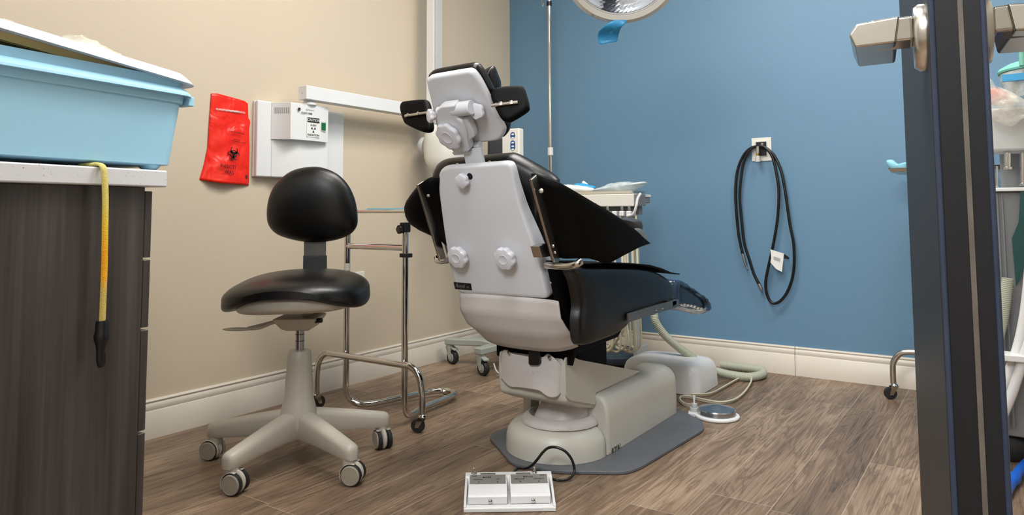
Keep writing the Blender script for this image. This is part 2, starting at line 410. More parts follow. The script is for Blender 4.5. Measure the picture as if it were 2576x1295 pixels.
zs = [(cuts[1], cuts[0]), (cuts[3], cuts[2]), (cuts[5], cuts[4]), (.10, cuts[6])]
for z0, z1 in zs:
    lbox(G(), pe+.004, de, -W+.004, -.024, z0, z1).build('drawer_front', 'cab', cab, bev=.0018)
ct = lbox(G(), -.62, 0, -W-.03, 0, zbot, ztop).build('worktop', 'quartz', bev=.004)
tag(ct, 'speckled white stone worktop on top of the dark cabinet', 'worktop')

# ---- blue storage tub
tb = thing('storage_tub', loc(-.25, -.3, ztop), 'light blue plastic tub with overhanging rim on the white worktop', 'tub')
off = -.012
z0 = S_(440, 420, off).z; z0 = ztop+.010
e_b = sx(441, 418, off); e_t = sx(470, 235, off)
z_r = S_(470, 240, off).z; z_top = S_(470, 205, off).z
def rr(e0, e1, n0, n1, z, r, k=6):
    pts = []
    for (cx, cy, a0) in ((e1-r, n1-r, 0), (e0+r, n1-r, 90), (e0+r, n0+r, 180), (e1-r, n0+r, 270)):
        for i in range(k+1):
            a = math.radians(a0+90*i/k); pts.append(loc(cx+r*math.cos(a), cy+r*math.sin(a), z))
    return pts
LT, WT = .66, .42
def tubring(f, z, ex=0, r=.035):   # f: 0 bottom .. 1 top flare
    e1 = e_b+(e_t-e_b)*f; fl = (e_t-e_b)*f
    return rr(e_b-LT-fl-ex, e1+ex, off-WT-fl-ex, off+ex-.0+.012*f, z, r)
tH = z_top-z0; fr = (z_r-z0)/tH
g = G(); zz = lambda f: z0+tH*f
g.loft([tubring(-.12, zz(0), -.02), tubring(0, zz(.02)), tubring(fr*.86, zz(fr*.86)), tubring(fr*.86, zz(fr*.865), .004), tubring(fr, zz(fr-.03), .004),
        tubring(fr, zz(fr-.03), .018, .045), tubring(fr, zz(fr-.005), .017, .045), tubring(fr, zz(fr+.05), .006), tubring(fr, zz(fr+.07), -.001), tubring(1, zz(1)), tubring(1, zz(1), -.006), tubring(0, zz(.06), -.006)])
g.build('body', 'tub', tb, ang=30)
for e, n in ((sx(398, 425, off)-.0, off-.03), (sx(398, 425, off)-.58, off-.03), (sx(398, 425, off), off-WT+.05), (sx(398, 425, off)-.58, off-WT+.05)):
    G().lathe([(.012, 0), (.02, .006), (.024, .012)], loc(e, n, ztop+.0002), Z3, 20).build('foot', 'tub', tb)
# handle tab under the rim
lbox(G(), e_t-.004, e_t+.012, off-.03, off+.012, z_r-.026, z_r-.004).build('rim_tab', 'tub', tb, bev=.002)
# ---- white lid lying tilted on the tub
PL = S_(482, 205, .0)
sl = (S_(60, 90, .02)-S_(480, 200, .02)); slope = sl.z/(sl.dot(E))
ld = thing('tub_lid', loc(-.25, -.3, z_top), 'shallow white plastic lid lying tilted on top of the blue tub', 'lid')
er = sx(497, 214, .01); zr = S_(497, 214, .01).z
def lidring(ex, dz, r=.05):
    pts = rr(er-LT-.1-ex, er+ex, off-WT-.02-ex, off+.016+ex, 0, r)
    out = []
    for p in pts:
        e = (p-loc(0, 0, 0)).dot(E); out.append(V((p.x, p.y, zr+slope*(e-er)+dz+ .10*max(0, (er-.35)-e)**1.5)))
    return out
g = G(); g.loft([lidring(.012, -.002), lidring(.006, .008), lidring(-.006, .021), lidring(-.02, .0215), lidring(-.05, .012), lidring(-.06, .004), lidring(-.055, .000), lidring(-.01, .015), lidring(.004, .000)])
g.build('lid_shell', 'lid', ld, ang=35)
g = G(); g.loft([lidring(-.018, -.014, .04), lidring(-.012, .006, .04), lidring(-.022, .006, .04), lidring(-.026, -.014, .04)])
g.build('inner_skirt', 'cream', ld, ang=35)
# ---- clear bag draped on the lid
def crumple(name, cpts, top, m, label, cate, hgt, seed=1, n=26, parent=None, base=None):
    pass
bagb = G(); rnd = random.Random(5)
def lidz(e): return zr+slope*(e-er)+.10*max(0, (er-.35)-e)**1.5
eL, eR = sx(-40, 60, -.04), sx(300, 140, -.04)
rows = []
NU, NV = 46, 12
for i in range(NU+1):
    e = eL+(eR-eL)*i/NU; px = proj(loc(e, -.04, lidz(e)+.02))[0]
    topy = ramp(px, [(-60, 58), (0, 50), (25, 56), (60, 84), (120, 96), (155, 102), (175, 98), (205, 92), (240, 108), (275, 128), (300, 146)])
    zt = zat(*loc(e, -.06, 0).xy, topy-7); zb = lidz(e)+.0185; h = max(zt-zb, .002)
    row = []
    for j in range(NV+1):
        a = PI*j/NV; row.append(loc(e+.006*math.sin(9*a+i*.7), -.07-.055*math.cos(a), zb-.002+(h+.003*math.sin(i*1.3+j*2.1)*min(1, h*60))*math.sin(a)**.7))
    rows.append(row)
bagb.loft(rows, closed=False, cap=False)
tag(bagb.build('plastic_bag', 'bagmilky', solid=.0012, ang=180), 'thin milky plastic bag crumpled on top of the white tub lid', 'bag')

# ---- yellow cord with black hook
cd = thing('hanging_cord', S_(262, 600, .01), 'fuzzy yellow cord with black plastic hook hanging in front of the cabinet', 'cord')
cp = [S_(205, 413, -.045)+Z3*.004, S_(228, 409, -.02)+Z3*.003, S_(248, 412, -.004)+Z3*.006, S_(259, 420, .0095), S_(263, 445, .012), S_(265, 500, .012), S_(264, 580, .011), S_(262, 680, .011), S_(259, 760, .011), S_(257, 812, .011)]
cp[0].z = ztop+.0045; cp[1].z = ztop+.0048; cp[2].z = ztop+.0052
G().tube(cat(cp, 8), .0074, 10, flat=.55).build('cord', 'cord', cd)
g = G(); k = F/DC
hk = [(257, 806, 12.5), (257, 812, 13.5), (256, 835, 14), (255, 846, 16), (255, 855, 15), (254, 868, 11), (253, 880, 9), (252, 900, 8.2), (252, 915, 7), (252, 924, 4)]
g.tube([S_(a, b, .012) for a, b, c in hk], [c/k for a, b, c in hk], 16)
g.tube(cat([S_(253, 918, .012), S_(258, 920, .012), S_(262, 908, .012), S_(262.5, 888, .012)], 6), .0026, 8)
g.build('hook', 'blackp', cd)

# ================================================================== RED BAG ON LEFT WALL
rb = thing('biohazard_bag', PX(565, 350, .0), 'red biohazard waste bag hanging flat on the beige wall', 'bag')
outp = [(531, 235), (552, 235), (553, 240), (590, 246), (618, 254), (624, 262), (625, 298), (630, 304), (626, 325), (628, 368), (627, 466), (560, 461), (501, 452), (512, 415), (522, 370), (526, 310)]
g = G(); NR, NC = 34, 20
lf = [(235, 531), (310, 526), (370, 522), (415, 512), (452, 501), (458, 501)]
rt = [(252, 621), (262, 624), (298, 625), (304, 630), (325, 627), (368, 628), (466, 626)]
front, back = [], []
for i in range(NR+1):
    t = i/NR; ra, rb_ = [], []
    for j in range(NC+1):
        s_ = j/NC
        yt = ramp(531+s_*93, [(531, 235), (552, 235.5), (556, 240), (590, 246), (618, 254), (624, 260)]); yb = ramp(501+s_*125, [(501, 452), (560, 461), (626, 466)])
        y = yt+(yb-yt)*t; x = ramp(y, lf)*(1-s_)+ramp(y, rt)*s_
        bul = .003+.010*math.sin(PI*s_)**.6*(.35+.65*t)+.0035*math.sin(6*s_+5*t)*t+.012*t*t*math.sin(PI*s_)+.0022*math.sin(17*s_-9*t)*math.sin(PI*s_)*t+.0018*math.sin(7*s_+23*t)*math.sin(PI*s_)+(.004 if s_ > .80 and t > .28 else 0)
        ra.append(PX(x, y, bul)); rb_.append(PX(x, y, .0012))
    front.append(ra); back.append(rb_)
rings = [a+b[::-1] for a, b in zip(front, back)]
g.loft(rings); g.build('bag', 'redbag', rb, ang=180)
g = G(); g.loft([[PX(543+74*s_, 271.5+dy+9.5*s_+.6*math.sin(40*s_), .013) for s_ in [q/14 for q in range(15)]] for dy in (0, 5)], closed=False, cap=False); g.build('seal_strip', 'bagclear', rb, solid=.0005)
uB = (PX(600, 400, 0)-PX(560, 400, 0)).normalized(); uY = Y3
def bagtext(s, size, px, py, X, tilt=-.10, m='txtred', xs=1.): text(s, size, PX(px, py, X), V((0, 1, tilt)), V((0, 0, 1)), m, rb, xs=xs)
bagtext('INFECTI', .021, 574, 419, .0305, xs=.95); bagtext('WAS', .021, 577, 433.5, .032, xs=.95)
bagtext('BIOHAZARDOUS', .0085, 598, 334, .0215); bagtext('INFECTIOUS', .006, 596, 352, .0225); bagtext('CONTAMINATED WASTE', .006, 600, 357, .0225)
# biohazard trefoil
g = G(); cB = PX(588, 387, .0275); uu, ww = (Y3-Z3*.10).normalized(), (Z3+Y3*.1).normalized(); R0 = .0190
def arc(cx, cy, r, a0, a1, w0, w1, k=22):
    for s0 in (0,):
        pa, pb = [], []
        for i in range(k+1):
            a = math.radians(a0+(a1-a0)*i/k); t = abs(2*i/k-1); w = w0+(w1-w0)*t**1.5
            pa.append((cx+(r-w/2)*math.cos(a), cy+(r-w/2)*math.sin(a))); pb.append((cx+(r+w/2)*math.cos(a), cy+(r+w/2)*math.sin(a)))
        for i in range(k):
            q = [pa[i], pa[i+1], pb[i+1], pb[i]]
            g.prism([cB+uu*x+ww*y for x, y in q], X3*.0005)
for a in (90, 210, 330):
    ca, sa = math.cos(math.radians(a)), math.sin(math.radians(a))
    arc(ca*R0*.78, sa*R0*.78, R0*.78, a+40-0, a+320, .0076, .0022) 
arc(0, 0, R0*.74, 0, 360, .0036, .0036, 40)
g.lathe([(.0035, 0), (.0035, .0006)], cB, X3, 16)
g.build('biohazard_symbol', 'txtred', rb, smooth=False)
G().prism([PX(618, 440, .012), PX(622, 440, .012), PX(622, 449, .012), PX(618, 449, .012)], X3*.0006).build('registration_mark', 'txtred', rb)

# ================================================================== X-RAY UNIT (wall)
xr = thing('xray_unit', PX(750, 350, 0), 'white wall-mounted dental x-ray unit with long arm and tube head', 'x-ray unit')
yl, yr = PX(645, 350, .03).y, PX(865, 350, .012).y
zt_, zb_ = PX(648, 251, .03).z, PX(648, 444, .03).z
G().mm((.001, yl, zb_), (.012, yr, zt_)).build('wall_plate', 'whitep', xr, bev=.004)
ym = PX(708, 350, .03).y
G().mm((.0125, yl+.002, zb_), (.032, ym, zt_)).build('side_cover', 'whitep', xr, bev=.006)
XC = .105
a_ = PX(731, 300, XC); b_ = PX(826, 300, XC); zu = PX(780, 264, XC).z; zl = PX(731, 350, XC).z
yq = PX(752, 400, .088).y
G().prism([V((.0325, a_.y-.043, zb_)), V((.088, yq, zb_)), V((.088, yq+.165, zb_)), V((.0125, yq+.20, zb_))], (0, 0, zl-zb_+.004)).build('lower_housing', 'whitep', xr, bev=.005)
g = G(); arcp = []
for i in range(13):
    t = i/12; arcp.append((XC+.012*math.sin(PI*t), a_.y+(b_.y-a_.y)*t))
pts = [V((.0325, a_.y-.045, zl)), V((XC-.002, a_.y, zl))]+[V((x, y, zl)) for x, y in arcp]+[V((.0325, b_.y, zl))]
g.prism(pts, (0, 0, zu-zl)).build('control_head', 'whitep', xr, bev=.004)
for i in range(8):
    y = a_.y-.036+i*.0045; x = .034+(y-(a_.y-.045))/.045*(XC-.035)
    G().box((x-.002, y, zu-.035), (.006, .0012, .026)).build('vent_slot', 'midgrey', xr)
def xtext(s, size, px, py, m='txt', xs=1.): text(s, size, PX(px, py, XC+.0135), Y3, Z3, m, xr, xs=xs)
xtext('PHOT-XIIS', .0115, 772, 285, xs=1.1); xtext('Belmont', .011, 780, 276, 'greyp', xs=1.1)
G().mm((XC+.010, PX(746, 275, XC).y, PX(746, 278, XC).z), (XC+.0136, PX(751, 275, XC).y, PX(746, 271, XC).z)).build('emblem', 'txt', xr)
# caution sticker
sy0, sy1 = PX(772, 320, XC+.013).y, PX(804, 320, XC+.013).y; sz1, sz0 = PX(788, 295.5, XC+.013).z, PX(788, 345, XC+.013).z
st = G().mm((XC+.011, sy0, sz0), (XC+.0137, sy1, sz1)).build('caution_sticker', 'paper', xr)
hz = sz1-(sz1-sz0)*.27
G().mm((XC+.0137, sy0+.002, hz), (XC+.0141, sy1-.002, sz1-.0015)).build('black_band', 'txt', st)
cyy = (sy0+sy1)/2
def stx(s, size, z, m, dx=0, xs=1.): text(s, size, (XC+.0145, cyy+dx, z), Y3, Z3, m, st, xs=xs)
stx('CAUTION', .0165, (hz+sz1)/2-.0005, 'whitep', xs=.92); stx('X-RAY', .0125, hz-.012, 'txt', xs=.95); stx('RADIATION', .0125, sz0+.009, 'txt', xs=.95)
g = G(); tz = sz0+.033
for a in (30, 150, 270):
    r0, r1 = .0030, .0135
    pts = [V((XC+.0139, cyy+r0*math.cos(math.radians(a)), tz+r0*math.sin(math.radians(a))))]+[V((XC+.0139, cyy+r1*math.cos(math.radians(a+q)), tz+r1*math.sin(math.radians(a+q)))) for q in (-26, -9, 9, 26)]
    g.prism(pts, X3*.0004)
g.lathe([(.0018, 0), (.0018, .0004)], (XC+.0139, cyy, tz), X3, 12); g.build('radiation_symbol', 'txt', st, smooth=False)
sw0, sw1 = PX(809, 325, XC+.010), PX(819, 328, XC+.010)
fr_ = G().mm((XC+.002, sw0.y-.004, PX(814, 330, XC).z-.004), (XC+.009, sw1.y+.004, PX(814, 309, XC).z+.004)).build('power_switch', 'greyp', xr, bev=.002)
G().mm((XC+.004, sw0.y, PX(814, 328, XC).z), (XC+.0115, sw1.y, PX(814, 310, XC).z)).build('green_rocker', 'green', fr_, bev=.001)
# neck + beam
XB = .135
yb0 = PX(771, 232, XB).y; zb1 = PX(772, 214, XB).z; zb0_ = PX(773, 249, XB).z
G().cyl((XB-.04, yb0+.045, zu-.004), (XB-.04, yb0+.045, zb0_+.004), .022).build('swivel_neck', 'whitep', xr)
G().lathe([(.034, 0), (.034, .006), (.028, .012)], (XB-.04, yb0+.045, zu-.001), Z3).build('neck_collar', 'whitep', xr)
yE = PX(1090, 272, XB).y
beam = G().mm((XB-.055, yb0, zb0_), (XB, yE, zb1)).build('horizontal_arm', 'whitep', xr, bev=.003)
G().cyl((XB-.028, yb0-.0012, (zb0_+zb1)/2-.002), (XB-.028, yb0+.002, (zb0_+zb1)/2-.002), .004, 12).build('screw', 'chrome', beam)
yV = yE+.012
va = PY(1082, 100, yV).x; vb = PY(1105, 100, yV).x
xm = (va+vb)/2; zH = PY(1095, 322, yV).z
G().mm((va, yV-.03, zH), (vb-.012, yV+.03, 2.32)).build('vertical_arm', 'whitep', xr, bev=.003)
G().mm((vb-.011, yV-.026, zH+.02), (vb, yV+.026, 2.30)).build('arm_cable_cover', 'greyp', xr, bev=.002)
G().mm((XB-.05, yE-.02, zb0_+.004), (va+.01, yV+.02, zb1-.004)).build('elbow', 'whitep', xr, bev=.006)
# tube head
hc = PY(1119, 375, yV-.02)
G().cyl((xm, yV, hc.z+.03), (xm, yV, zH+.01), .014).build('yoke_pin', 'greyp', xr)
rh = Matrix.Rotation(.15, 3, 'Z')
g = G().ell(hc, (.104, .10, .130), rh, e1=.75, e2=.62, fn=lambda p: V((p.x*(1-.35*max(0, -p.z/.132)**2), p.y, p.z)))
g.build('tube_head', 'warmwhite', xr)
G().lathe([(.045, 0), (.05, .006), (.05, .022), (.04, .034), (.012, .038)], PY(1074, 368, yV-.02), (-1, -.1, 0)).build('tube_head_cap', 'greyp', xr)
G().lathe([(.036, 0), (.036, .11), (.032, .11)], hc+V((.03, -.02, -.10)), (.2, -.1, -1)).build('position_cone', 'greyp', xr)

# ---- small wall outlet behind stool
po = PX(906, 690, 0); ol = thing('wall_socket', (0, po.y, po.z), 'small white socket plate low on the beige wall behind the stool', 'socket')
y0_, y1_ = PX(893, 690, 0).y, PX(915, 690, 0).y; zz1 = PX(906, 683, 0).z
G().mm((0.0002, y0_, zz1-.115), (.006, y1_, zz1)).build('plate', 'warmwhite', ol, bev=.002)
for dz in (.035, .078): G().mm((.004, (y0_+y1_)/2-.012, zz1-dz-.013), (.0075, (y0_+y1_)/2+.012, zz1-dz+.013)).build('receptacle', 'greyp', ol, bev=.002)

# ================================================================== STOOL
sc = V((.645, -2.175, 0))
sto = thing('dental_stool', sc, 'black saddle stool with beige five-star base near the cabinet', 'stool')
px0 = proj(sc+Z3*.4)[0]
sc = PD(752, 1000, proj(sc)[2]); sc.z = 0; sto.location = sc
D0 = proj(sc)[2]
zc = lambda py: zat(sc.x, sc.y, py)
angs = [-8, 64, 136, 208, 280]
hub_t = zc(1078); 
g = G().lathe([(.056, .115), (.062, .135), (.058, .165), (.049, .20), (.046, .21), (.0445, .26), (.039, zc(900)), (.037, zc(884)), (.033, zc(880)), (.022, zc(879.5))], sc, Z3, 40)
g.build('column', 'stoolp', sto)
G().cyl(sc+Z3*(zc(884)), sc+Z3*(zc(825)), .0145).build('gas_strut', 'steel', sto)
for py in (840, 857): G().lathe([(.0147, 0), (.0149, .001), (.0147, .002)], sc+Z3*zc(py), Z3).build('strut_ring', 'blackp', sto)
Rc = .292
def caster(P, ang, parent, mw='wheel', r=.0315):
    """twin-wheel furniture caster standing at floor point P, rolling heading ang"""
    h = V((math.cos(ang), math.sin(ang), 0)); s_ = V((-h.y, h.x, 0)); c = P+Z3*r; R9 = rotm(h, s_, Z3)
    g = G(); g.lathe([(.019, .0), (.021, .004), (.021, .022)], P+Z3*(.052)-h*.014, Z3, 24)
    g.ell(c+Z3*.003-h*.002, (r*1.12, .0115, r*1.12), R9, e1=.8)
    hood = []
    for sgy in (-1, 1):
        hood = [c+s_*sgy*.0115+(h*math.cos(a)+Z3*math.sin(a))*(r*1.10) for a in [math.radians(q) for q in range(70, 206, 9)]]
        g.loft([[p, p+s_*sgy*.014] for p in hood], closed=False, cap=False)
    o = g.build('caster', 'stoolp', parent, ang=50)
    md = o.modifiers.new('s', 'SOLIDIFY'); md.thickness = .0015
    for sgn in (-1, 1):
        a = c+s_*sgn*.0105
        w = G().lathe([(r*.55, 0), (r, .001), (r, .0135), (r*.95, .015), (r*.2, .0155)], a, s_*sgn, 40).build('wheel', 'rubber', o)
        G().lathe([(r*.93, .0145), (r*.91, .0175), (r*.80, .0190), (r*.78, .0182), (r*.2, .0188)], a, s_*sgn, 40).build('wheel_cover', mw, w)
    return o
heads = [10, -20, 100, 215, 262]
for a, hd in zip(angs, (25, -25, 120, 205, 20)):
    a = math.radians(a); dr = V((math.cos(a), math.sin(a), 0)); sd = V((-dr.y, dr.x, 0))
    rings = []
    for t in [i/12 for i in range(13)]+[1.03, 1.055, 1.07, 1.075]:
        rr_ = .02+t*(Rc-.02); zt = .170-.052*min(t, 1)**1.15; hw = .032-.008*min(t, 1); zb = max(.074, zt-.092+.046*min(t, 1)**.7)
        k9 = 1 if t <= 1 else {1.03: .93, 1.055: .78, 1.07: .55, 1.075: .3}[t]
        zm = (zt+zb)/2; q9_ = [(x, z) for x, z in ((-hw*.62, zt), (-hw*.22, zt+.003), (hw*.22, zt+.003), (hw*.62, zt), (hw*.93, zt-.007), (hw, zt-.018), (hw*1.0, zb+.008), (hw*.85, zb), (-hw*.85, zb), (-hw*1.0, zb+.008), (-hw, zt-.018), (-hw*.93, zt-.007))]
        rings.append([sc+dr*rr_+sd*(x*k9)+Z3*(zb+(z-zb)*(1-(1-k9)*.6)) for x, z in q9_])
    leg = G().loft(rings).build('base_leg', 'stoolp', sto, ang=55)
    P = sc+dr*(Rc-.006)
    caster(P+V((math.cos(math.radians(hd)), math.sin(math.radians(hd)), 0))*.014, math.radians(hd), sto)
# mechanism, lever
uS = _R.copy(); uS.z = 0; uS.normalize(); vS = V((-uS.y, uS.x, 0))     # stool squarely faces the doorway: u to the right, v away
def sl_(u, v, z): return V((sc.x, sc.y, 0))+uS*u+vS*v+Z3*z
zS = zc(795)
k = D0/F
g = G(); g.loft([[sl_(a*x, b*y, z) for a, b in ((-1, -1), (1, -1), (1, 1), (-1, 1))] for x, y, z in ((.036, .035, zc(828)), (.048, .055, zc(822)), (.068, .075, zc(800)), (.07, .08, zc(794)))])
g.build('seat_mechanism', 'stoolp', sto, bev=.006)
G().tube(cat([sl_(-.055, -.03, zc(803)), sl_(-.085, -.035, zc(808)), sl_(-.12, -.04, zc(818)), sl_(-.15, -.045, zc(820))], 6), .0065, 10).build('height_lever', 'stoolp', sto)
G().ell(sl_(-.19, -.048, zc(821)), (.05, .016, .006), rotm(uS, vS, Z3)).build('lever_paddle', 'stoolp', sto)
G().tube([sl_(-.10, .02, zc(812)), sl_(-.15, .03, zc(822)), sl_(-.185, .03, zc(828))], .005, 8).build('tilt_lever', 'stoolp', sto)
G().tube([sl_(.05, -.04, zc(803)), sl_(.085, -.05, zc(800))], .008, 8).build('adjuster_stub', 'blackp', sto)
# seat pan + cushion
def seatfn(p):
    u = p.x/.235; v = p.y/.20
    dz = -.040*abs(u)**2.2*(1.0-.45*max(0, v))+ .010*v + .012*abs(u)**2*(1 if p.z > 0 else 0)
    if p.z < 0: dz += .036*(1-min(1, abs(u)**2))*(.6-.4*v)
    return V((p.x*(1+.04*v), p.y, p.z+dz))
cz = zc(735)
R3 = rotm(uS, vS, Z3); Rt = Matrix.Rotation(math.radians(-4), 3, 'Y')
Rt = rotm(uS, vS, Z3) @ Matrix.Rotation(math.radians(-1.8), 3, 'Y')
cS = sl_(-.013, 0, cz+.012)
cus = G().ell(cS, (.236, .205, .056), Rt, n=56, m=28, e1=.82, e2=.72, fn=seatfn).build('seat', 'leather', sto)
def panfn(p):
    u = p.x/.235; return V((p.x, p.y, p.z-.022*abs(u)**2.4+.012*(1-abs(u)**2)))
G().ell(cS-Z3*.034, (.186, .188, .036), Rt, n=48, m=16, e1=.85, e2=.6, fn=lambda p: V((p.x, p.y, p.z-.012*abs(p.x/.2)**2))).build('seat_pan', 'stoolp', sto)
# back post and backrest
DB = .215
pb = lambda u, py, v=DB: V((sc.x, sc.y, 0))+uS*u+vS*v+Z3*(zat(*(sc+uS*u+vS*v).xy, py))
uB0 = (PP(791, 640, sc+vS*DB, vS)-sc).dot(uS)
def pp2(px, py, v=DB): return PP(px, py, sc+vS*v, vS)
post = [(764, 600), (820, 600), (819, 660), (818, 760), (766, 760), (764, 660)]
G().prism([pp2(a, b) for a, b in post], vS*.006).build('back_post', 'alu', sto, bev=.002)
G().tube([pp2(791, 758), pp2(790, 775, DB-.03), pp2(782, 788, .08), pp2(770, 790, .0)], .014, 10, flat=.5).build('back_bracket', 'stoolp', sto)
slv = [(762, 642), (820, 642), (820, 700), (817, 745), (766, 745), (761, 690)]
G().prism([pp2(a, b, DB-.006) for a, b in slv], vS*.018).build('post_sleeve', 'darkgrey', sto, bev=.004)
bo = [(786, 419), (820, 424), (852, 440), (878, 468), (894, 505), (900, 545), (897, 570), (880, 590), (850, 602), (815, 608), (770, 608), (735, 602), (700, 590), (680, 572), (672, 548), (674, 510), (686, 475), (708, 448), (740, 427)]
bo = cat([(a, b, 0) for a, b in bo], 4, True)
Vb = DB-.012
G().pillow([PP(p.x, p.y, sc+vS*Vb+Z3*.8, (vS+Z3*.12).normalized()) for p in bo], (vS+Z3*.12), .012, 2.4, 2.0, 16, T2=.058).build('backrest', 'leather', sto, ang=60)

# ================================================================== CHROME TABLE STAND
TY = -1.70
ts = thing('overbed_table', PY(940, 1000, TY), 'chrome tubular table on casters standing by the beige wall behind the stool', 'table')
xl, xrr = PY(873, 700, TY).x, PY(1019, 700, TY).x
rt_ = .0125
zbar = PY(945, 528, TY).z
zsp = .028
pl_ = [V((xl, TY, zbar-.012)), V((xl, TY, .3)), V((xl, TY, .10))]
sled = cat([V((xl, TY, .10)), V((xl+.006, TY+.02, .05)), V((xl+.05, TY+.06, zsp)), V((xl+.10, TY+.22, zsp)), V((xl+.14, TY+.37, zsp)), V((xl+.19, TY+.42, zsp)), V((xl+.26, TY+.38, zsp)), V((xrr-.04, TY+.16, zsp)), V((xrr-.01, TY+.05, zsp)), V((xrr, TY+.01, .05)), V((xrr, TY, .10))], 8)
G().tube([V((xl, TY, zbar-.01)), V((xl, TY, .4))]+sled+[V((xrr, TY, .4)), V((xrr, TY, PY(1019, 566, TY).z))], rt_, 16).build('frame_tube', 'chrome', ts)
yA = TY-.026
za = PY(940, 906, yA).z
xa0, xa1 = PY(797, 960, yA).x, PY(1062, 960, yA).x
arch = cat([V((xa0, yA, .062)), V((xa0, yA, .14)), V((xa0+.015, yA, za-.035)), V((xa0+.055, yA, za-.003)), V((xa0+.12, yA, za)), V((xa1-.12, yA, za)), V((xa1-.055, yA, za-.003)), V((xa1-.015, yA, za-.035)), V((xa1, yA, .14)), V((xa1, yA, .068))], 8)
G().tube(arch, rt_, 16).build('base_arch', 'chrome', ts)
G().tube([V((xl+.004, TY, PY(945, 621, TY).z)), V((xrr-.004, TY, PY(945, 621, TY).z))], rt_*.95, 16).build('crossbar', 'chrome', ts)
def swivel(P, ang, parent, r=.026, mf='chrome'):
    h = V((math.cos(ang), math.sin(ang), 0)); s_ = V((-h.y, h.x, 0))
    w = G().lathe([(r*.3, -.011), (r*.92, -.010), (r, -.006), (r, .006), (r*.92, .010), (r*.3, .011)], P+Z3*r, s_, 28)
    g = G(); top = P-h*.018+Z3*(2*r+.004)
    g.lathe([(.014, 0), (.016, .003), (.013, .008), (.008, .012)], top, Z3, 20)
    for sg in (-1, 1):
        b_ = P+Z3*r+s_*sg*.0135; t_ = top+s_*sg*.0135
        g.prism([b_-h*.007-Z3*.006, b_+h*.007-Z3*.006, t_+h*.016, t_-h*.012], s_*sg*.002)
    g.box(top+Z3*.001, (.026, .029, .004), rotm(h, s_, Z3))
    o = g.build('caster', mf, parent); w.build('wheel', 'rubber', o)
    return o
swivel(V((xa1-.013, yA-.008, 0)), math.radians(200), ts); swivel(V((xa0-.004, yA+.016, 0)), math.radians(80), ts)
swivel(V((xl+.185, TY+.425, 0)), math.radians(60), ts, r=.0105)
# table top (thin steel shelf seen edge-on)
g = G().mm((xl-.01, TY-.02, zbar-.008), (xrr+.12, TY+.32, zbar+.001)); g.build('table_top', 'alu', ts, bev=.002)
G().tube([V((xl-.01, TY-.022, zbar-.006)), V((xrr+.12, TY-.022, zbar-.006))], .007, 12).build('front_rail', 'chrome', ts)
kn = PY(1009, 577, TY-.02)
knob(kn+V((-.0, .01, 0)), (-.2, -1, 0), .017, .022, 5, ts, 'clamp_knob', 'blackp', disc=False)
G().mm((xrr-.014, TY-.018, PY(1019, 575, TY).z-.014), (xrr+.014, TY+.016, PY(1019, 566, TY).z+.01)).build('clamp', 'blackp', ts, bev=.003)
G().mm((xrr-.018, TY-.014, PY(1019, 647, TY).z), (xrr+.026, TY+.014, PY(1019, 637, TY).z)).build('bumper_clip', 'blackp', ts, bev=.002)
G().lathe([(rt_+.0004, 0), (rt_+.0004, .03)], (xl, TY, PY(873, 680, TY).z), Z3).build('paper_sticker', 'paper', ts)
nz = zbar+.0014
nk = G().prism([V((PY(958, 522, TY+.1).x, TY+.02, nz)), V((xrr+.11, TY-.01, nz)), V((xrr+.11, TY+.2, nz)), V((PY(975, 520, TY+.2).x, TY+.22, nz))], (0, 0, .006)).build('paper_napkin', 'paperblue')
tag(nk, 'folded pale blue paper napkin lying on the chrome table', 'napkin')

# ================================================================== WHEELED CONTROL UNIT behind the chair
cu_ = V((.50, -.66, 0))
cu = thing('treatment_cart', cu_, 'sage grey wheeled unit with blue button panel, behind the reclined dental chair', 'cart')
c1, c2 = PZ(1139, 915), PZ(1216, 944)
def bigcaster(P, ang, parent, r=.036):
    h = V((math.cos(ang), math.sin(ang), 0)); s_ = V((-h.y, h.x, 0)); g = G()
    w = G().lathe([(r*.5, -.014), (r*.95, -.013), (r, -.008), (r, .008), (r*.95, .013), (r*.5, .014)], P+Z3*r, s_, 32)
    top = P-h*.022+Z3*(2*r+.014)
    g.lathe([(.020, -.02), (.022, 0), (.022, .02)], top, Z3, 24)
    for sg in (-1, 1):
        b_ = P+Z3*r+s_*sg*.017; t_ = top+s_*sg*.014-Z3*.014
        g.prism([b_-h*.012-Z3*.010, b_+h*.010-Z3*.010, t_+h*.022+Z3*.02, t_-h*.02+Z3*.02], s_*sg*.004)
    o = g.build('caster', 'cart', parent, bev=.002); ww_ = w.build('wheel', 'rubber', o)
    G().lathe([(r*.62, .0142), (r*.55, .0155), (r*.2, .016)], P+Z3*r, s_, 24).build('hub', 'cart', ww_)
    G().lathe([(r*.62, .0142), (r*.55, .0155), (r*.2, .016)], P+Z3*r, -s_, 24).build('hub', 'cart', ww_)
    G().prism([top-h*.005+s_*.012+Z3*.004, top+h*.05+s_*.016-Z3*.012, top+h*.05-s_*.016-Z3*.012, top-h*.005-s_*.012+Z3*.004], Z3*.008).build('brake_pedal', 'cart', o, bev=.002)
    return o
zA = .118
hub = V((c1.x+.30, c1.y+.10, 0))
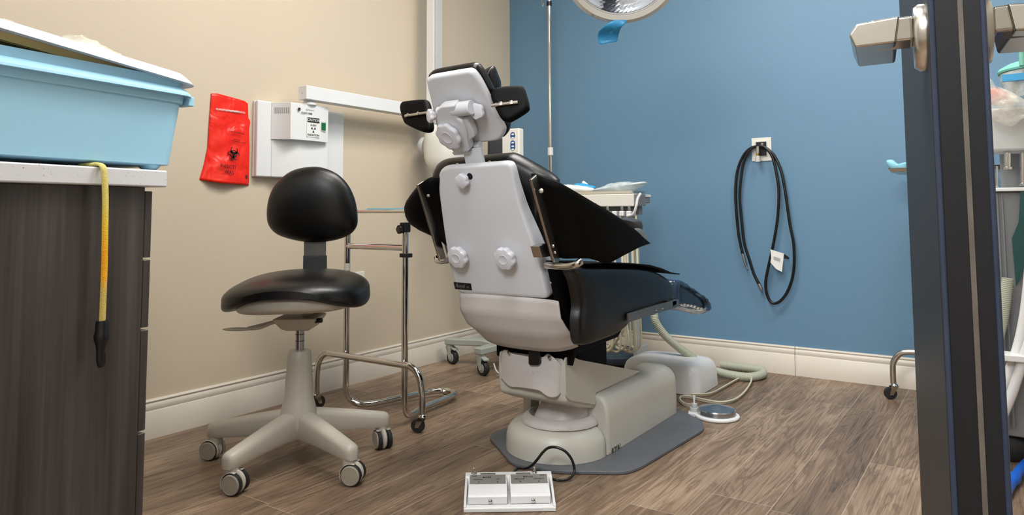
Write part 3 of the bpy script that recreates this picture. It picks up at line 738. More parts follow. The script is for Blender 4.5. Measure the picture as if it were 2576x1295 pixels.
for P, hd in ((c1, 350), (c2, 345), (V((c1.x+.08, c1.y+.42, 0)), 60), (V((c1.x+.48, c1.y+.28, 0)), 20)):
    d_ = (V((hub.x, hub.y, 0))-V((P.x, P.y, 0))); L_ = d_.length; d_.normalize(); s_ = V((-d_.y, d_.x, 0)); hd = math.radians(hd)
    hh_ = V((math.cos(hd), math.sin(hd), 0)); top = V((P.x, P.y, 0))-hh_*.022
    d_ = (hub-top); L_ = d_.length; d_.normalize(); s_ = V((-d_.y, d_.x, 0)); g = G(); rings = []
    for t, zz_ in ((0, .0), (.12, .0), (.55, .004), (.8, -.01), (1, -.01)):
        w_ = .026+.012*t; rings.append([top+d_*(L_*t-.024*(t == 0))+s_*a*w_+Z3*(zA+zz_+b*.017) for a, b in ((-1, -1), (1, -1), (1, 1), (-1, 1))])
    g.loft(rings).build('base_arm', 'cart', cu, bev=.007)
    bigcaster(V((P.x, P.y, 0)), hd, cu)
G().lathe([(.07, .085), (.08, .10), (.07, .15), (.04, .18)], hub, Z3).build('base_hub', 'cart', cu)
yP = -.70; x0_, x1_ = PY(1240, 350, yP).x, PY(1318, 350, yP).x; zt2 = PY(1300, 322, yP).z
G().mm((hub.x-.03, hub.y-.03, .15), (hub.x+.03, hub.y+.03, .95)).build('column', 'cart', cu, bev=.006)
G().mm((min(hub.x-.10, x0_), hub.y-.08, .93), (x1_-.02, hub.y+.09, .96)).build('shelf', 'cart', cu, bev=.004)
G().mm((x0_-.05, yP+.012, .965), (PY(1268, 350, yP).x, yP+.12, PY(1240, 350, yP).z+.004)).build('screen_housing', 'darkgrey', cu, bev=.012)
G().mm((PY(1262, 350, yP).x, yP, .965), (PY(1306, 350, yP).x, PX(1318, 350, PY(1306, 350, yP).x).y, zt2)).build('panel_housing', 'warmwhite', cu, bev=.008)
bx = PY(1290, 350, yP).x
for ya, yb_, ks in ((332, 349, (338, 347)), (353, 379, (359, 368, 376)), (383, 410, (388, 398))):
    za1, za2 = PY(1290, ya, yP).z, PY(1290, yb_, yP).z; g = G(); rr2 = .0150; pts = []
    for cz_, a0 in ((za1-rr2, 0), (za2+rr2, 180)):
        for i in range(9): a = math.radians(a0+180*i/8); pts.append(V((bx+rr2*math.cos(a), yP-.0012, cz_+rr2*math.sin(a))))
    p_ = g.prism(pts, (0, .002, 0)).build('blue_button_strip', 'blue', cu)
    for kk in ks: G().ell((bx, yP-.0014, PY(1290, kk, yP).z), (.0092, .0012, .0048), n=16, m=8).build('button', 'whitep', p_)
G().ell((PY(1296.5, 337.5, yP).x, yP-.0018, PY(1296, 337.5, yP).z), (.0018, .001, .0018), n=10, m=6).build('indicator_lamp', mat('yellow_led', (240, 220, 20), .3, emis=(240, 220, 20), estr=1.2), cu)
G().tube(cat([V((c2.x+.05, c2.y+.02, .06)), V((c2.x+.10, c2.y+.0, .02)), V((c2.x+.2, c2.y+.05, .008)), V((c2.x+.5, c2.y+.2, .008))], 8), .004, 8).build('power_cable', 'greyp', cu)

# ================================================================== IV POLE
ip = V((.545, -.36, 0))
xq = PY(1384, 300, -.22); ip = V((xq.x, -.22, 0))
iv = thing('drip_pole', ip, 'tall thin chrome pole with hook in front of the blue wall', 'pole')
zj = zat(ip.x, ip.y, 395); zk = zat(ip.x, ip.y, 9)
G().cyl(ip+Z3*.06, ip+Z3*zj, .0125).build('lower_tube', 'chrome', iv)
G().cyl(ip+Z3*(zj-.01), ip+Z3*2.15, .0105).build('upper_tube', 'chrome', iv)
G().cyl(ip+Z3*(zat(ip.x, ip.y, 391)), ip+Z3*zat(ip.x, ip.y, 371), .0165).build('white_collar', 'whitep', iv, bev=.002)
G().cyl(ip+Z3*(zat(ip.x, ip.y, 15)), ip+Z3*zat(ip.x, ip.y, 4), .0155).build('black_collar', 'blackp', iv, bev=.002)
hp = PY(1364, 10, -.22)
G().tube(cat([ip+Z3*2.12, V((ip.x-.03, -.22, 2.15)), V((hp.x-.004, -.22, 2.11)), V((hp.x-.003, -.22, (hp.z+2.1)/2)), hp+Z3*.03, hp, hp+V((.006, 0, -.016)), hp+V((.012, 0, .0))], 6), .004, 8).build('hook', 'chrome', iv)
for a in range(5):
    a = math.radians(a*72+20); G().tube(cat([ip+Z3*.075, ip+V((math.cos(a)*.08, math.sin(a)*.08, .07)), ip+V((math.cos(a)*.15, math.sin(a)*.15, .045))], 4), .011, 8).build('base_leg', 'chrome', iv)
    G().ell(ip+V((math.cos(a)*.15, math.sin(a)*.15, .0215)), (.0215, .0215, .0215), n=16, m=10).build('caster', 'rubber', iv)

# ================================================================== DELIVERY CART (tray + hoses)
dy0 = -.62
dlx = PY(1600, 500, dy0).x
dx1 = PY(1638, 490, dy0+.1).x; dzt = PY(1600, 487, dy0).z
dv = thing('delivery_cart', (dx1-.25, -.6, 0), 'dental delivery cart with white tray head and hanging ivory hoses', 'cart')
xL = dx1-.47
dx1 = PY(1602, 490, dy0+.10).x; yb7 = PX(1638, 489, dx1).y; xL = dx1-.40
G().mm((xL, dy0+.10, dzt-.014), (dx1, yb7, dzt)).build('tray_top', 'warmwhite', dv, bev=.003)
G().mm((xL+.01, dy0+.105, dzt-.044), (dx1-.004, yb7-.004, dzt-.0145)).build('tray_body', 'midgrey', dv, bev=.003)
xf = PY(1594, 500, dy0).x; zf0 = PY(1560, 519, dy0).z
fp = G().mm((xL, dy0, zf0), (xf, dy0+.099, dzt+.0)).build('front_panel', 'warmwhite', dv, bev=.004)
G().mm((xf-.004, dy0+.004, zf0+.002), (xf+.018, dy0+.1, dzt-.002)).build('end_cap', 'midgrey', dv, bev=.003)
text('EDGE', .017, PY(1490, 514, dy0-.0007), X3, Z3, 'blue', fp, shear=.35)
# work tray and contents
zt3 = dzt+.001
tr = thing('instrument_tray', (xf-.2, dy0+.14, zt3), 'shallow steel instrument tray on the white delivery head', 'tray')
g = G(); o_ = lambda ex, z: [V((a, b, z)) for a, b in ((xf-.335-ex, dy0+.03-ex), (xf-.03+ex, dy0+.03-ex), (xf-.03+ex, dy0+.21+ex), (xf-.335-ex, dy0+.21+ex))]
g.loft([o_(-.006, zt3), o_(0, zt3+.015), o_(.006, zt3+.017), o_(.004, zt3+.013), o_(-.003, zt3+.012), o_(-.008, zt3+.004)]).build('tray_pan', 'nickel', tr, bev=.002)
def lump(pts, m, n=V((0, 1, 0)), T=.05, seed=1, amp=.004):
    rr3 = random.Random(seed); g = G(); c3 = cat(pts, 4, True); c3 = [p+V((rr3.uniform(-amp, amp), 0, rr3.uniform(-amp, amp)))*.4 for p in c3]
    g.pillow(c3, n, T, 2.5, 2., 10); return g
yb2 = dy0+.15
bagp = [PY(a, b, yb2) for a, b in [(1490, 480), (1510, 472), (1540, 461), (1580, 456), (1605, 461), (1622, 457), (1625, 462), (1608, 472), (1592, 480), (1565, 486), (1530, 484)]]
zmin = min(p.z for p in bagp); 
bagp = [p+Z3*max(0, zt3+.006-p.z) for p in bagp]
tag(lump(bagp, None, T=.07).build('plastic_pouch', 'pouchfilm', ang=180), 'puffy clear plastic pouch lying across the steel tray', 'pouch')
def onz_(pts, y, dz=0): 
    q = [PY(a, b, y) for a, b in pts]; return [p+Z3*max(0, zt3+.006-p.z) for p in q]
tag(lump(onz_([(1412, 470), (1425, 464), (1450, 466), (1480, 470), (1495, 478), (1480, 484), (1440, 484)], yb2-.02), None, T=.05, seed=3).build('paper_wrap', 'paper', ang=180), 'crumpled white paper wrap at the left of the steel tray', 'wrapper')
tag(lump(onz_([(1442, 466), (1455, 460), (1475, 463), (1497, 470), (1490, 474), (1455, 472)], yb2+.02), None, T=.03, seed=4).build('blue_packet', 'tape', ang=180), 'small blue packet sticking up between paper and plastic pouch', 'packet')
tag(lump(onz_([(1463, 462), (1468, 455), (1480, 464), (1476, 470), (1464, 470)], yb2+.05), None, T=.01, seed=5).build('paper_slip', 'paper', ang=180), 'white pointed paper slip rising above the blue packet', 'paper')
# handpiece holders and hoses
zh = zf0-.035
G().mm((xL+.02, dy0+.06, zh-.005), (xf-.0, dy0+.1, zf0-.0005)).build('underframe', 'midgrey', dv, bev=.003)
for i, px in enumerate((1532, 1550, 1568, 1586)):
    P = PY(px, 540, dy0+.02); P.z = zh
    h_ = G().mm((P.x-.012, dy0-.005, zh-.012), (P.x+.012, dy0+.06, zh+.012)).build('handpiece_holder', 'whitep', dv, bev=.004)
    if i != 1:
        G().lathe([(.004, .045), (.008, .03), (.009, .0), (.007, -.05), (.006, -.07)], V((P.x, dy0+.01, zh+.004)), (0, -.1, 1), 16).build('handpiece', 'steel', h_)
wt = G().tube(cat([PY(1612, 486, dy0+.0)+Z3*.0, PY(1604, 500, dy0-.01), PY(1600, 520, dy0-.015), PY(1593, 538, dy0-.01), PY(1578, 543, dy0+.0)], 6), .0065, 10); wt.build('white_tube', 'whitep', dv)
rr4 = random.Random(11)
zfl = .03
ends = []
lo = [(1497, 1505, 850, 878), (1516, 1530, 872, 884), (1530, 1562, 860, 886), (1560, 1580, 880, 882), (1575, 1588, 876, 884), (1590, 1600, 870, 872), (1603, 1612, 860, 862), (1612, 1618, 868, 866)]
for i, (ptop, pb_, _a, _b) in enumerate([(1506, 1500, 0, 0), (1524, 1540, 0, 0), (1542, 1560, 0, 0), (1562, 1574, 0, 0), (1576, 1586, 0, 0), (1589, 1598, 0, 0), (1600, 1612, 0, 0)]):
    y_ = dy0+.03+.012*(i % 3); A = PY(ptop, 560, y_); A.z = zh-.01
    B = PY((ptop+pb_)/2, 720, y_); Cc = PY(pb_, 830, y_+.02); Dd = PY(pb_-4, 876+4*(i % 3), y_+.03); Dd.z = max(Dd.z, .03)
    Ee = PY(pb_-28-6*(i % 3), 862+4*(i % 2), y_+.10); Ff = PY(pb_-38, 800, y_+.16); Gg = V((xf-.17-.01*i, dy0+.2, .55))
    G().tube(cat([A, B, Cc, Dd, Ee, Ff, Gg], 8), .0068 if i % 2 else .0055, 10).build('hose', 'hose', dv)
for i, (p1, p2) in enumerate((((1462, 880), (1560, 800)), ((1470, 888), (1580, 800)))):
    y_ = dy0+.09+.03*i
    G().tube(cat([PY(p1[0]-6, 850, y_+.03), PY(p1[0], p1[1], y_), PY(p1[0]+40, p1[1]+3, y_), PY(p1[0]+75, 865, y_), PY(*p2, y_), PY(p2[0]+5, 700, y_)], 8), .007, 10).build('loop_hose', 'hose', dv)
# corrugated suction tube section hanging
def corr(pts, r, parent, name, n=14, pitch=.006, m='corr'):
    c = cat(pts, 40); L_ = [0]
    for a, b in zip(c, c[1:]): L_.append(L_[-1]+(b-a).length)
    N = int(L_[-1]/pitch*4); out = []; rs = []; j = 0
    for i in range(N+1):
        s_ = L_[-1]*i/N
        while j < len(L_)-2 and L_[j+1] < s_: j += 1
        t = (s_-L_[j])/max(1e-9, L_[j+1]-L_[j]); out.append(c[j]+(c[j+1]-c[j])*t); rs.append(r*(1+.055*(1, .3, -1, .3)[i % 4]))
    o = G().tube(out, rs, n); return o.build(name, m, parent, ang=80) if parent is not None else o.build(name, m, ang=80)
A = PY(1562, 560, dy0+.045); A.z = zh
corr([A, PY(1570, 620, dy0+.05), PY(1574, 700, dy0+.05), PY(1572, 800, dy0+.08)], .009, dv, 'suction_hose', 12, .005, 'hose')
# post and base
pxp = PY(1599, 600, -.34).x
G().mm((pxp-.018, -.36, .12), (pxp+.012, -.32, dzt-.045)).build('post', 'greyp', dv, bev=.003)
bc = V((pxp-.02, -.30, 0)); q1 = PZ(1662, 878, .05)
bc = V((q1.x-.19, q1.y-.0, 0)); bc = V((q1.x-.185, -.235, 0))
g = G().lathe([(.178, .022), (.186, .032), (.186, .055), (.176, .064), (.165, .066), (.155, .060)], bc, Z3, 48); g.build('base_bumper', mat('slate_blue_bumper', (56, 66, 84), .4, var=.05), dv)
G().lathe([(.15, .03), (.155, .060), (.12, .072), (.03, .078)], bc, Z3, 48).build('base_disc', 'alu', dv)
for a in (20, 110, 200, 290):
    G().ell(bc+V((math.cos(math.radians(a))*.14, math.sin(math.radians(a))*.14, .0145)), (.0145, .0145, .0145), n=16, m=10).build('caster', 'rubber', dv)
G().mm((pxp-.015, -.36, .07), (pxp+.01, bc.y, .12)).build('post_foot', 'greyp', dv, bev=.003)

# ================================================================== JUNCTION BOX, HOSES, PEDAL
Cj = PZ(1757, 999); x1j = Cj.x; y0j = Cj.y; y1j = y0j+.30; hj = .165
jb = thing('junction_box', (x1j-.2, y0j+.13, 0), 'glossy white utility box on the floor behind the dental chair', 'utility box')
jr = lambda z, i, r=.045: [V((x, y, z)) for x, y in [(cx+r*math.cos(math.radians(a)), cy+r*math.sin(math.radians(a))) for cx, cy, a0 in ((x1j-i-r, y1j-i-r, 0), (x1j-.38+i+r, y1j-i-r, 90), (x1j-.38+i+r, y0j+i+r, 180), (x1j-i-r, y0j+i+r, 270)) for a in range(a0, a0+91, 15)]]
hz_ = PX(1810, 905, x1j-.03).z
hz_ += .038
g = G().loft([jr(.002, 0), jr(hz_*.66, .006), jr(hz_*.84, .014), jr(hz_*.94, .028), jr(hz_, .055), jr(hz_*1.0+.003, .09)]); g.build('cover', 'whitep', jb, ang=60)
vy = Cj.y+.2
hs_ = [PY(1640, 770, vy-.05), PY(1650, 810, vy-.05), PY(1672, 842, vy-.04), PY(1700, 868, vy-.03), PY(1726, 888, vy-.02), PY(1748, 903, vy)]
hs_[-1].z = max(hs_[-1].z, .1)
vh = corr([PY(1600, 690, vy-.1)]+hs_, .0185, None, 'vacuum_hose', 18, .0075); tag(vh, 'thick ribbed ivory hose running down into the white utility box', 'hose')
zr_ = .021
ring_ = [(1790, 925), (1815, 942), (1850, 948), (1900, 948), (1937, 938), (1940, 926), (1910, 917), (1870, 912), (1830, 913), (1795, 912), (1770, 905)]
cpts = [PZ(a, b, zr_) for a, b in ring_]
hr_, hf_, hb_ = PZ(1928, 934, zr_), PZ(1880, 949, zr_), PZ(1885, 916, zr_)
cy0 = min((hf_.y+hb_.y)/2, -.17); cx0 = x1j+.055; rx_, ry_ = max(.08, min(hr_.x, 1.66)-cx0), min(.13, abs(hf_.y-cy0))
rP = [V((x1j-.06, cy0-ry_*.92, .03)), V((x1j+.005, cy0-ry_*1.0, .024))]+[V((cx0+rx_*math.cos(math.radians(a)), cy0+ry_*math.sin(math.radians(a)), zr_)) for a in (-70, -35, 0, 35, 70)]+[V((x1j+.01, cy0+ry_*1.0, .022)), V((x1j-.10, cy0+ry_*.98, .022))]
fh = corr(rP, .0195, None, 'floor_hose', 18, .0075); tag(fh, 'thick ribbed ivory hose coiled on the floor by the blue wall', 'hose')
# foot pedal
pc = PZ(1803, 1036, .02); pd = thing('foot_pedal', V((pc.x, pc.y, 0)), 'round steel foot pedal on a white base beside the dental chair', 'pedal')
u2 = (PZ(1750, 1030)-PZ(1803, 1036)).normalized()
g = G(); g.lathe([(.085, .0005), (.088, .004), (.087, .011), (.08, .013)], V((pc.x, pc.y, 0)), Z3, 48)
w2 = V((-u2.y, u2.x, 0)); cc = V((pc.x, pc.y, 0))
g.prism([cc+w2*.05+Z3*.0008, cc+u2*.105+w2*.036+Z3*.0008, cc+u2*.112+Z3*.0008, cc+u2*.105-w2*.032+Z3*.0008, cc-w2*.05+Z3*.0008], Z3*.013); g.build('base', 'whitep', pd, bev=.003)
G().lathe([(.070, .0132), (.073, .016), (.073, .030), (.070, .034), (.02, .046), (.003, .049)], cc, Z3, 56).build('pedal_disc', 'steel', pd, ang=20)
bP = cc+u2*.088
g = G().cyl(bP+Z3*.013, bP+Z3*.03, .019); g.cyl(bP+Z3*.03, bP+Z3*.045, .012); g.build('switch_housing', 'greyp', pd, bev=.002)
G().lathe([(.003, 0), (.004, .01), (.006, .028), (.006, .03)], bP+Z3*.045, Z3, 12).build('toggle', 'whitep', pd)
zc_ = .006
tb2 = [(1740, 1025), (1722, 1018), (1710, 1008), (1713, 1000), (1735, 1000), (1770, 1008), (1810, 1014), (1845, 1008), (1870, 990), (1887, 965), (1888, 952), (1872, 948), (1850, 958), (1820, 975), (1790, 990), (1765, 1000)]
q = [PZ(a, b, zc_) for a, b in tb2]
q[0].z = .012
for (i, h_) in ((9, .014), (10, .018), (11, .014)): q[i] = PZ(*tb2[i], h_)
q[-1] = V((x1j-.03, y0j-.012, .006)); q[-2] = PZ(1785, 992, .006)
q = [V((p.x, p.y, p.z)) for p in q]
for k_, dz in enumerate((0, .0075)):
    G().tube(cat([p+V((.004*k_, -.004*k_, dz)) for p in q], 8), .0036, 8).build('air_tubing', 'hose', pd)

# ================================================================== WALL PLATE + BLACK HOSE
p0, p1 = PY(1891, 348, 0), PY(1942, 404, 0)
wp = thing('gas_outlet', ((p0.x+p1.x)/2, 0, (p0.z+p1.z)/2), 'square white gas outlet plate on the blue wall', 'outlet')
G().mm((p0.x, -.006, p1.z), (p1.x, -.0002, p0.z)).build('plate', 'warmwhite', wp, bev=.0015)
i0, i1 = PY(1903, 358, 0), PY(1930, 392, 0)
G().mm((i0.x, -.009, i1.z), (i1.x, -.0055, i0.z)).build('port_recess', 'blackp', wp, bev=.001)
fr3 = G(); 
for a, b in (((i0.x-.002, i0.z), (i1.x+.002, i0.z+.003)), ((i0.x-.002, i1.z-.003), (i1.x+.002, i1.z)), ((i0.x-.003, i1.z), (i0.x, i0.z)), ((i1.x, i1.z), (i1.x+.003, i0.z))): fr3.mm((a[0], -.0105, a[1]), (b[0], -.006, b[1]))
fr3.build('port_frame', 'greyp', wp)
G().cyl(PY(1917, 362, -.009), PY(1917, 362, -.016), .006).build('port_stud', 'chrome', wp)
bh = thing('air_hose', PY(1925, 560, -.01), 'black rubber hose looped over the white wall outlet', 'hose')
yh = -.022
def hh(pts, y=yh): return [PY(a, b, y) for a, b in pts]
m1 = hh([(1868, 638), (1858, 590), (1852, 530), (1850, 480), (1855, 430), (1868, 395), (1885, 375), (1905, 368)])+hh([(1925, 372), (1942, 392), (1952, 430), (1959, 480), (1957, 540), (1950, 590), (1940, 640), (1931, 680), (1926, 710), (1928, 735), (1936, 755), (1947, 763), (1963, 757), (1980, 735), (1993, 700), (1998, 660), (1996, 610), (1988, 570), (1982, 530), (1975, 480), (1965, 430), (1950, 395), (1935, 378), (1918, 368)], -.034)+hh([(1900, 369), (1885, 380), (1872, 405), (1864, 450), (1861, 500), (1866, 560), (1872, 610), (1884, 650), (1897, 690), (1912, 718)], -.030)
G().tube(cat(m1, 8), .0072, 12).build('hose', 'bhose', bh)
G().tube(hh([(1868, 638), (1872, 652), (1876, 668)]), [.008, .0085, .006], 12).build('brass_fitting', 'steel', bh)
G().tube(hh([(1876, 666), (1880, 677)]), .003, 8).build('fitting_tip', 'chrome', bh)
G().tube(hh([(1909, 714), (1914, 724), (1917, 730)], -.030), [.0085, .009, .007], 12).build('steel_fitting', 'steel', bh)
G().cyl(PY(1906, 371, -.045), PY(1906, 371, -.01), .007).build('hanging_connector', 'chrome', bh)
g = G().cyl(PY(1906, 371, -.045), PY(1906, 386, -.045), .008); g.cyl(PY(1906, 386, -.045), PY(1906, 392, -.045), .0055); g.build('elbow_fitting', 'chrome', bh)
G().cyl(PY(1906, 392, -.045), PY(1906, 407, -.045), .0115, r2=.0135).build('clear_nut', 'greyp', bh)
G().cyl(PY(1906, 386, -.045), PY(1906, 392, -.045), .0065).build('brass_ring', mat('brass', (190, 150, 50), .3, 1.), bh)
tg = [(1938, 627), (1973, 638), (1970, 656), (1967, 684), (1952, 676), (1938, 660), (1940, 648)]
tgo = G().prism([PY(a, b, -.047+.004*math.sin(i)) for i, (a, b) in enumerate(tg)], Y3*.0012).build('paper_tag', 'paper', bh)
for py in (645, 648, 651): G().prism([PY(a, b, -.050) for a, b in ((1946, py), (1963, py+5), (1963, py+6), (1946, py+1))], Y3*.0005).build('print_line', 'midgrey', tgo)
G().prism([PY(a, b, -.046) for a, b in ((1972, 638), (1986, 648), (1984, 652), (1971, 650))], Y3*.002).build('tag_clip', 'blackp', bh)

# ================================================================== DENTAL CHAIR
XCc = 1.315
ch = thing('dental_chair', (XCc, -1.5, 0), 'reclined black and grey dental chair seen from behind', 'dental chair')
# floor plate
def poly(pts): return [V((a, b, 0)) for a, b in pts]
def chamf(pts, r=.03, k=5):
    out = []
    n = len(pts)
    for i in range(n):
        p = V(pts[i]); a = V(pts[i-1]); b = V(pts[(i+1) % n]); da = (a-p); db = (b-p); ra = min(r, da.length*.45); rb5 = min(r, db.length*.45)
        A, B = p+da.normalized()*ra, p+db.normalized()*rb5
        for j in range(k+1): t = j/k; out.append(A*(1-t)**2+p*2*t*(1-t)+B*t*t)
    return out
pp = [PZ(1228, 1103), PZ(1288, 1174), PZ(1400, 1193), PZ(1572, 1196), PZ(1609, 1184), PZ(1772, 1086), PZ(1768, 1066), PZ(1707, 1035)]
pp += [V((1.40, -.90, 0)), V((1.10, -.92, 0)), V((1.045, -1.0, 0))]
G().prism([V((p.x, p.y, .0008)) for p in chamf([V((p.x, p.y, 0)) for p in pp], .035)], (0, 0, .011)).build('floor_plate', 'greyplate', ch, bev=.003)
# base cover
bcx, bcy, br = 1.309, -1.618, .180
def dring(r, z, back=-1.02):
    pts = [V((bcx+r*math.cos(math.radians(a)), bcy+r*math.sin(math.radians(a)), z)) for a in range(180, 361, 6)]
    pts = [V((min(p.x, bcx+r-.0), p.y, p.z)) for p in pts]
    return pts+[V((1.468-(br-r), -1.59, z)), V((1.468-(br-r), back, z)), V((bcx-r, back, z))]
G().loft([dring(br, .0125), dring(br, .030), dring(br-.001, .058), dring(br-.005, .074), dring(br-.013, .087), dring(br-.024, .097), dring(br-.038, .104), dring(br-.06, .108)]).build('base_cover', 'base', ch, ang=50)
rc = PZ(1404, 1066, .13); rc = V((1.322, -1.625, 0))
g = G().lathe([(.134, .1075), (.134, .112), (.128, .122), (.116, .132), (.108, .134), (.101, .128), (.094, .1085)], rc, Z3, 56); g.build('collar_ring', 'vinyl', ch)
g = G(); rings = []
for i in range(9):
    t = i/8; r_ = .096-.034*t+.0; rings.append([rc+V((.02*t, .04*t, .109+.125*t))+V((math.cos(a)*(r_+.006*math.sin(5*a+t*4)*(1-t)), math.sin(a)*(r_+.006*math.sin(5*a)*(1-t)), 0)) for a in [2*PI*j/40 for j in range(40)]])
g.loft(rings).build('bellows_boot', 'vinyl', ch)
# side box
sec = [(1.490, .0125), (1.490, .12), (1.489, .150), (1.483, .176), (1.470, .194), (1.450, .203), (1.42, .207), (1.385, .209), (1.372, .202), (1.368, .19), (1.368, .0125)]
rings = []
for y, di, dz in ((-1.600, .020, .020), (-1.6035, .012, .011), (-1.604, .006, .005), (-1.597, .001, .001), (-1.585, 0, 0), (-1.3, 0, .0), (-1.08, 0, -.002), (-1.02, 0, .004), (-.992, .004, .016), (-.985, .008, .026)):
    rings.append([V((x-di*(1 if x > 1.43 else -.3), y, z if z < .02 else z-dz*min(1, z/.2))) for x, z in sec])
so = G().loft(rings).build('side_cover', 'base', ch, ang=42)
tp = PX(1550, 1129, 1.4908)
text('ROYAL', .027, tp, Y3, Z3, 'txt', so, xs=.82, shear=.2)
G().cyl(PX(1534, 1136, 1.489), PX(1534, 1136, 1.492), .003, 12).build('screw', 'chrome', so)
# lift arm under the seat
la = [PX(a, b, 1.44) for a, b in ((1422, 897), (1612, 934), (1560, 985), (1500, 1028), (1460, 1026), (1425, 1014), (1421, 960))]
G().prism([p for p in la], (-.262, 0, 0)).build('lift_arm', 'base', ch, bev=.012)
lb_ = [PX(a, b, 1.4465) for a, b in ((1422, 905), (1427, 897), (1449, 900), (1455, 904), (1612, 934), (1498, 988), (1498, 1018), (1434, 1007), (1424, 996))]
G().prism(chamf(lb_, .010), (-.006, 0, 0)).build('side_panel', 'base', ch, bev=.001)
G().mm((1.125, -1.56, .0125), (1.158, -1.50, .30)).build('left_post', 'base', ch, bev=.003)
G().mm((1.17, -1.68, .20), (1.42, -1.46, .36)).build('scissor_housing', 'matblack', ch, bev=.01)
# rear vinyl drape
dr_ = [(1261, 892), (1272, 879), (1289, 889), (1312, 893), (1337, 898), (1365, 898), (1376, 890), (1384, 892), (1402, 907), (1421, 926), (1421, 948), (1415, 983), (1400, 998), (1384, 999), (1369, 991), (1354, 981), (1306, 974), (1283, 972), (1265, 957), (1260, 944)]
g = G(); c4 = cat([(a, b, 0) for a, b in dr_], 3, True); cen = V((1340, 938, 0)); rings = []
for k_ in (0.001, .06, .15, .3, .5, .7, .85, .95, 1.):
    rg = []
    for p in c4:
        q_ = cen+(p-cen)*k_; a = q_.x; b = q_.y
        rg.append(PY(a, b, -1.806+.008*math.sin(a*.045+.5)*((b-890)/100)+.05*max(0, (1285-a)/25)**2*.3+.02*max(0, (a-1400)/20)))
    rings.append(rg)
g.loft(rings, cap=False).build('rear_drape', 'vinyl', ch, solid=.004, ang=180)
for a, b in ((1280, 886), (1382, 899)):
    P = PY(a, b, -1.815); G().lathe([(.0055, 0), (.006, .002), (.004, .005), (.0015, .0052)], P, (0, -1, 0), 20).build('snap_stud', 'nickel', ch)
G().prism([PY(1338, 860, -1.80), PY(1366, 860, -1.80), PY(1366, 912, -1.80), PY(1362, 916, -1.80), PY(1342, 916, -1.80), PY(1338, 912, -1.80)], (0, -.022, 0)).build('latch_bracket', 'blackp', ch, bev=.003)
# label on frame
lab = PX(1398, 903, 1.4465); 
# under frame and hinge block (matt black)
uf = [PX(a, b, 1.47) for a, b in ((1358, 858), (1450, 820), (1570, 820), (1556, 848), (1455, 888), (1447, 903), (1424, 930), (1402, 908), (1362, 890))]
for p in uf: p.y = max(p.y, -1.79)
G().prism(uf, (-.30, 0, 0)).build('underframe', 'matblack', ch, bev=.006)
hb = [PX(a, b, 1.508) for a, b in ((1384, 655), (1452, 655), (1460, 740), (1474, 835), (1460, 872), (1444, 850), (1428, 800), (1404, 745))]
G().prism(hb, (-.018, 0, 0)).build('hinge_cover', 'matblack', ch, bev=.004)
# seat cushion
sp_ = [(1445, 672), (1500, 670), (1560, 671), (1610, 673), (1650, 680), (1682, 697), (1702, 720), (1706, 742), (1694, 757), (1650, 772), (1602, 790), (1580, 822), (1548, 845), (1505, 862), (1482, 870), (1470, 866), (1464, 845), (1463, 805), (1466, 765), (1456, 710)]
xs_ = 1.565; cs = cat([PX(a, b, xs_) for a, b in sp_], 4, True)
for p in cs: p.x = XCc
cc_ = sum(cs, V())/len(cs); hw_ = xs_-XCc
g = G(); prf = [(.0, .0), (.5, 1.), (.86, 1.), (.965, .985), (.985, .93)]
rings = []
ks = [(-1., .55), (-.998, .75), (-.98, .90), (-.93, .975), (-.84, 1.), (-.8, 1.), (-.5, 1.0), (0, 1.), (.5, 1.0), (.8, 1.), (.84, 1.), (.93, .985), (.98, .955), (.998, .88), (1., .60)]
for u_, k_ in ks: rings.append([V((XCc+hw_*u_, cc_.y+(p.y-cc_.y)*k_, cc_.z+(p.z-cc_.z)*k_)) for p in cs])
for u_i, ring in enumerate(rings):
    lim = -1.74 if abs(ks[u_i][0])*hw_ < .205 else (-1.80 if ks[u_i][0] < 0 else -9)
    for p in ring: p.y = max(p.y, lim)
g.loft(rings).build('seat_cushion', 'leather', ch, ang=70)
# loose black sheet on the seat
g = G(); top = [(1470, 668), (1520, 667), (1580, 669), (1630, 671), (1660, 677), (1682, 686), (1696, 691), (1706, 694)]
tp_ = [PX(a, b, 1.565) for a, b in top]; rings = []
for u_ in (0, .2, .4, .6, .8, 1.):
    rings.append([V((1.572-.50*u_, p.y+.02*math.sin(6*u_)*(i/8), p.z+.005+.004*math.sin(5*u_+i))) for i, p in enumerate(tp_)])
g.loft(rings, closed=False, cap=False).build('seat_sheet', 'matblack', ch, solid=.004, ang=180)
# toe rest in plastic cover
tx = 1.50
tt = [(1690, 708), (1715, 716), (1745, 735), (1766, 752), (1775, 768), (1770, 780), (1745, 781), (1710, 772), (1690, 765)]
ct_ = cat([PX(a, b, tx) for a, b in tt], 4, True)
for p in ct_: p.x = XCc
g = G(); c5 = sum(ct_, V())/len(ct_); rings = []
for u_, k_ in [(-1., .5), (-.99, .8), (-.94, .95), (-.8, 1.), (0, 1.), (.8, 1.), (.94, .95), (.99, .8), (1., .5)]: rings.append([V((XCc+(tx-XCc+.012)*u_, c5.y+(p.y-c5.y)*k_, c5.z+(p.z-c5.z)*k_)) for p in ct_])
g.loft(rings).build('toe_cushion', mat('dark_blue_black_vinyl', (22, 34, 48), .25, var=.1), ch, ang=70)
g = G(); rings = []; rf = random.Random(9)
for u_, k_ in [(1.05, .86), (1.06, 1.0), (1.0, 1.06), (.8, 1.07), (0, 1.07), (-.8, 1.07), (-1.0, 1.06), (-1.06, 1.)]: rings.append([V((XCc+(tx-XCc+.014)*u_+rf.uniform(-.002, .002), c5.y+(p.y-c5.y)*k_+rf.uniform(-.003, .003), c5.z+(p.z-c5.z)*k_+rf.uniform(-.003, .003))) for p in ct_])
tf = g.loft(rings, cap=False).build('plastic_toe_cover', 'toefilm', ch, ang=180)
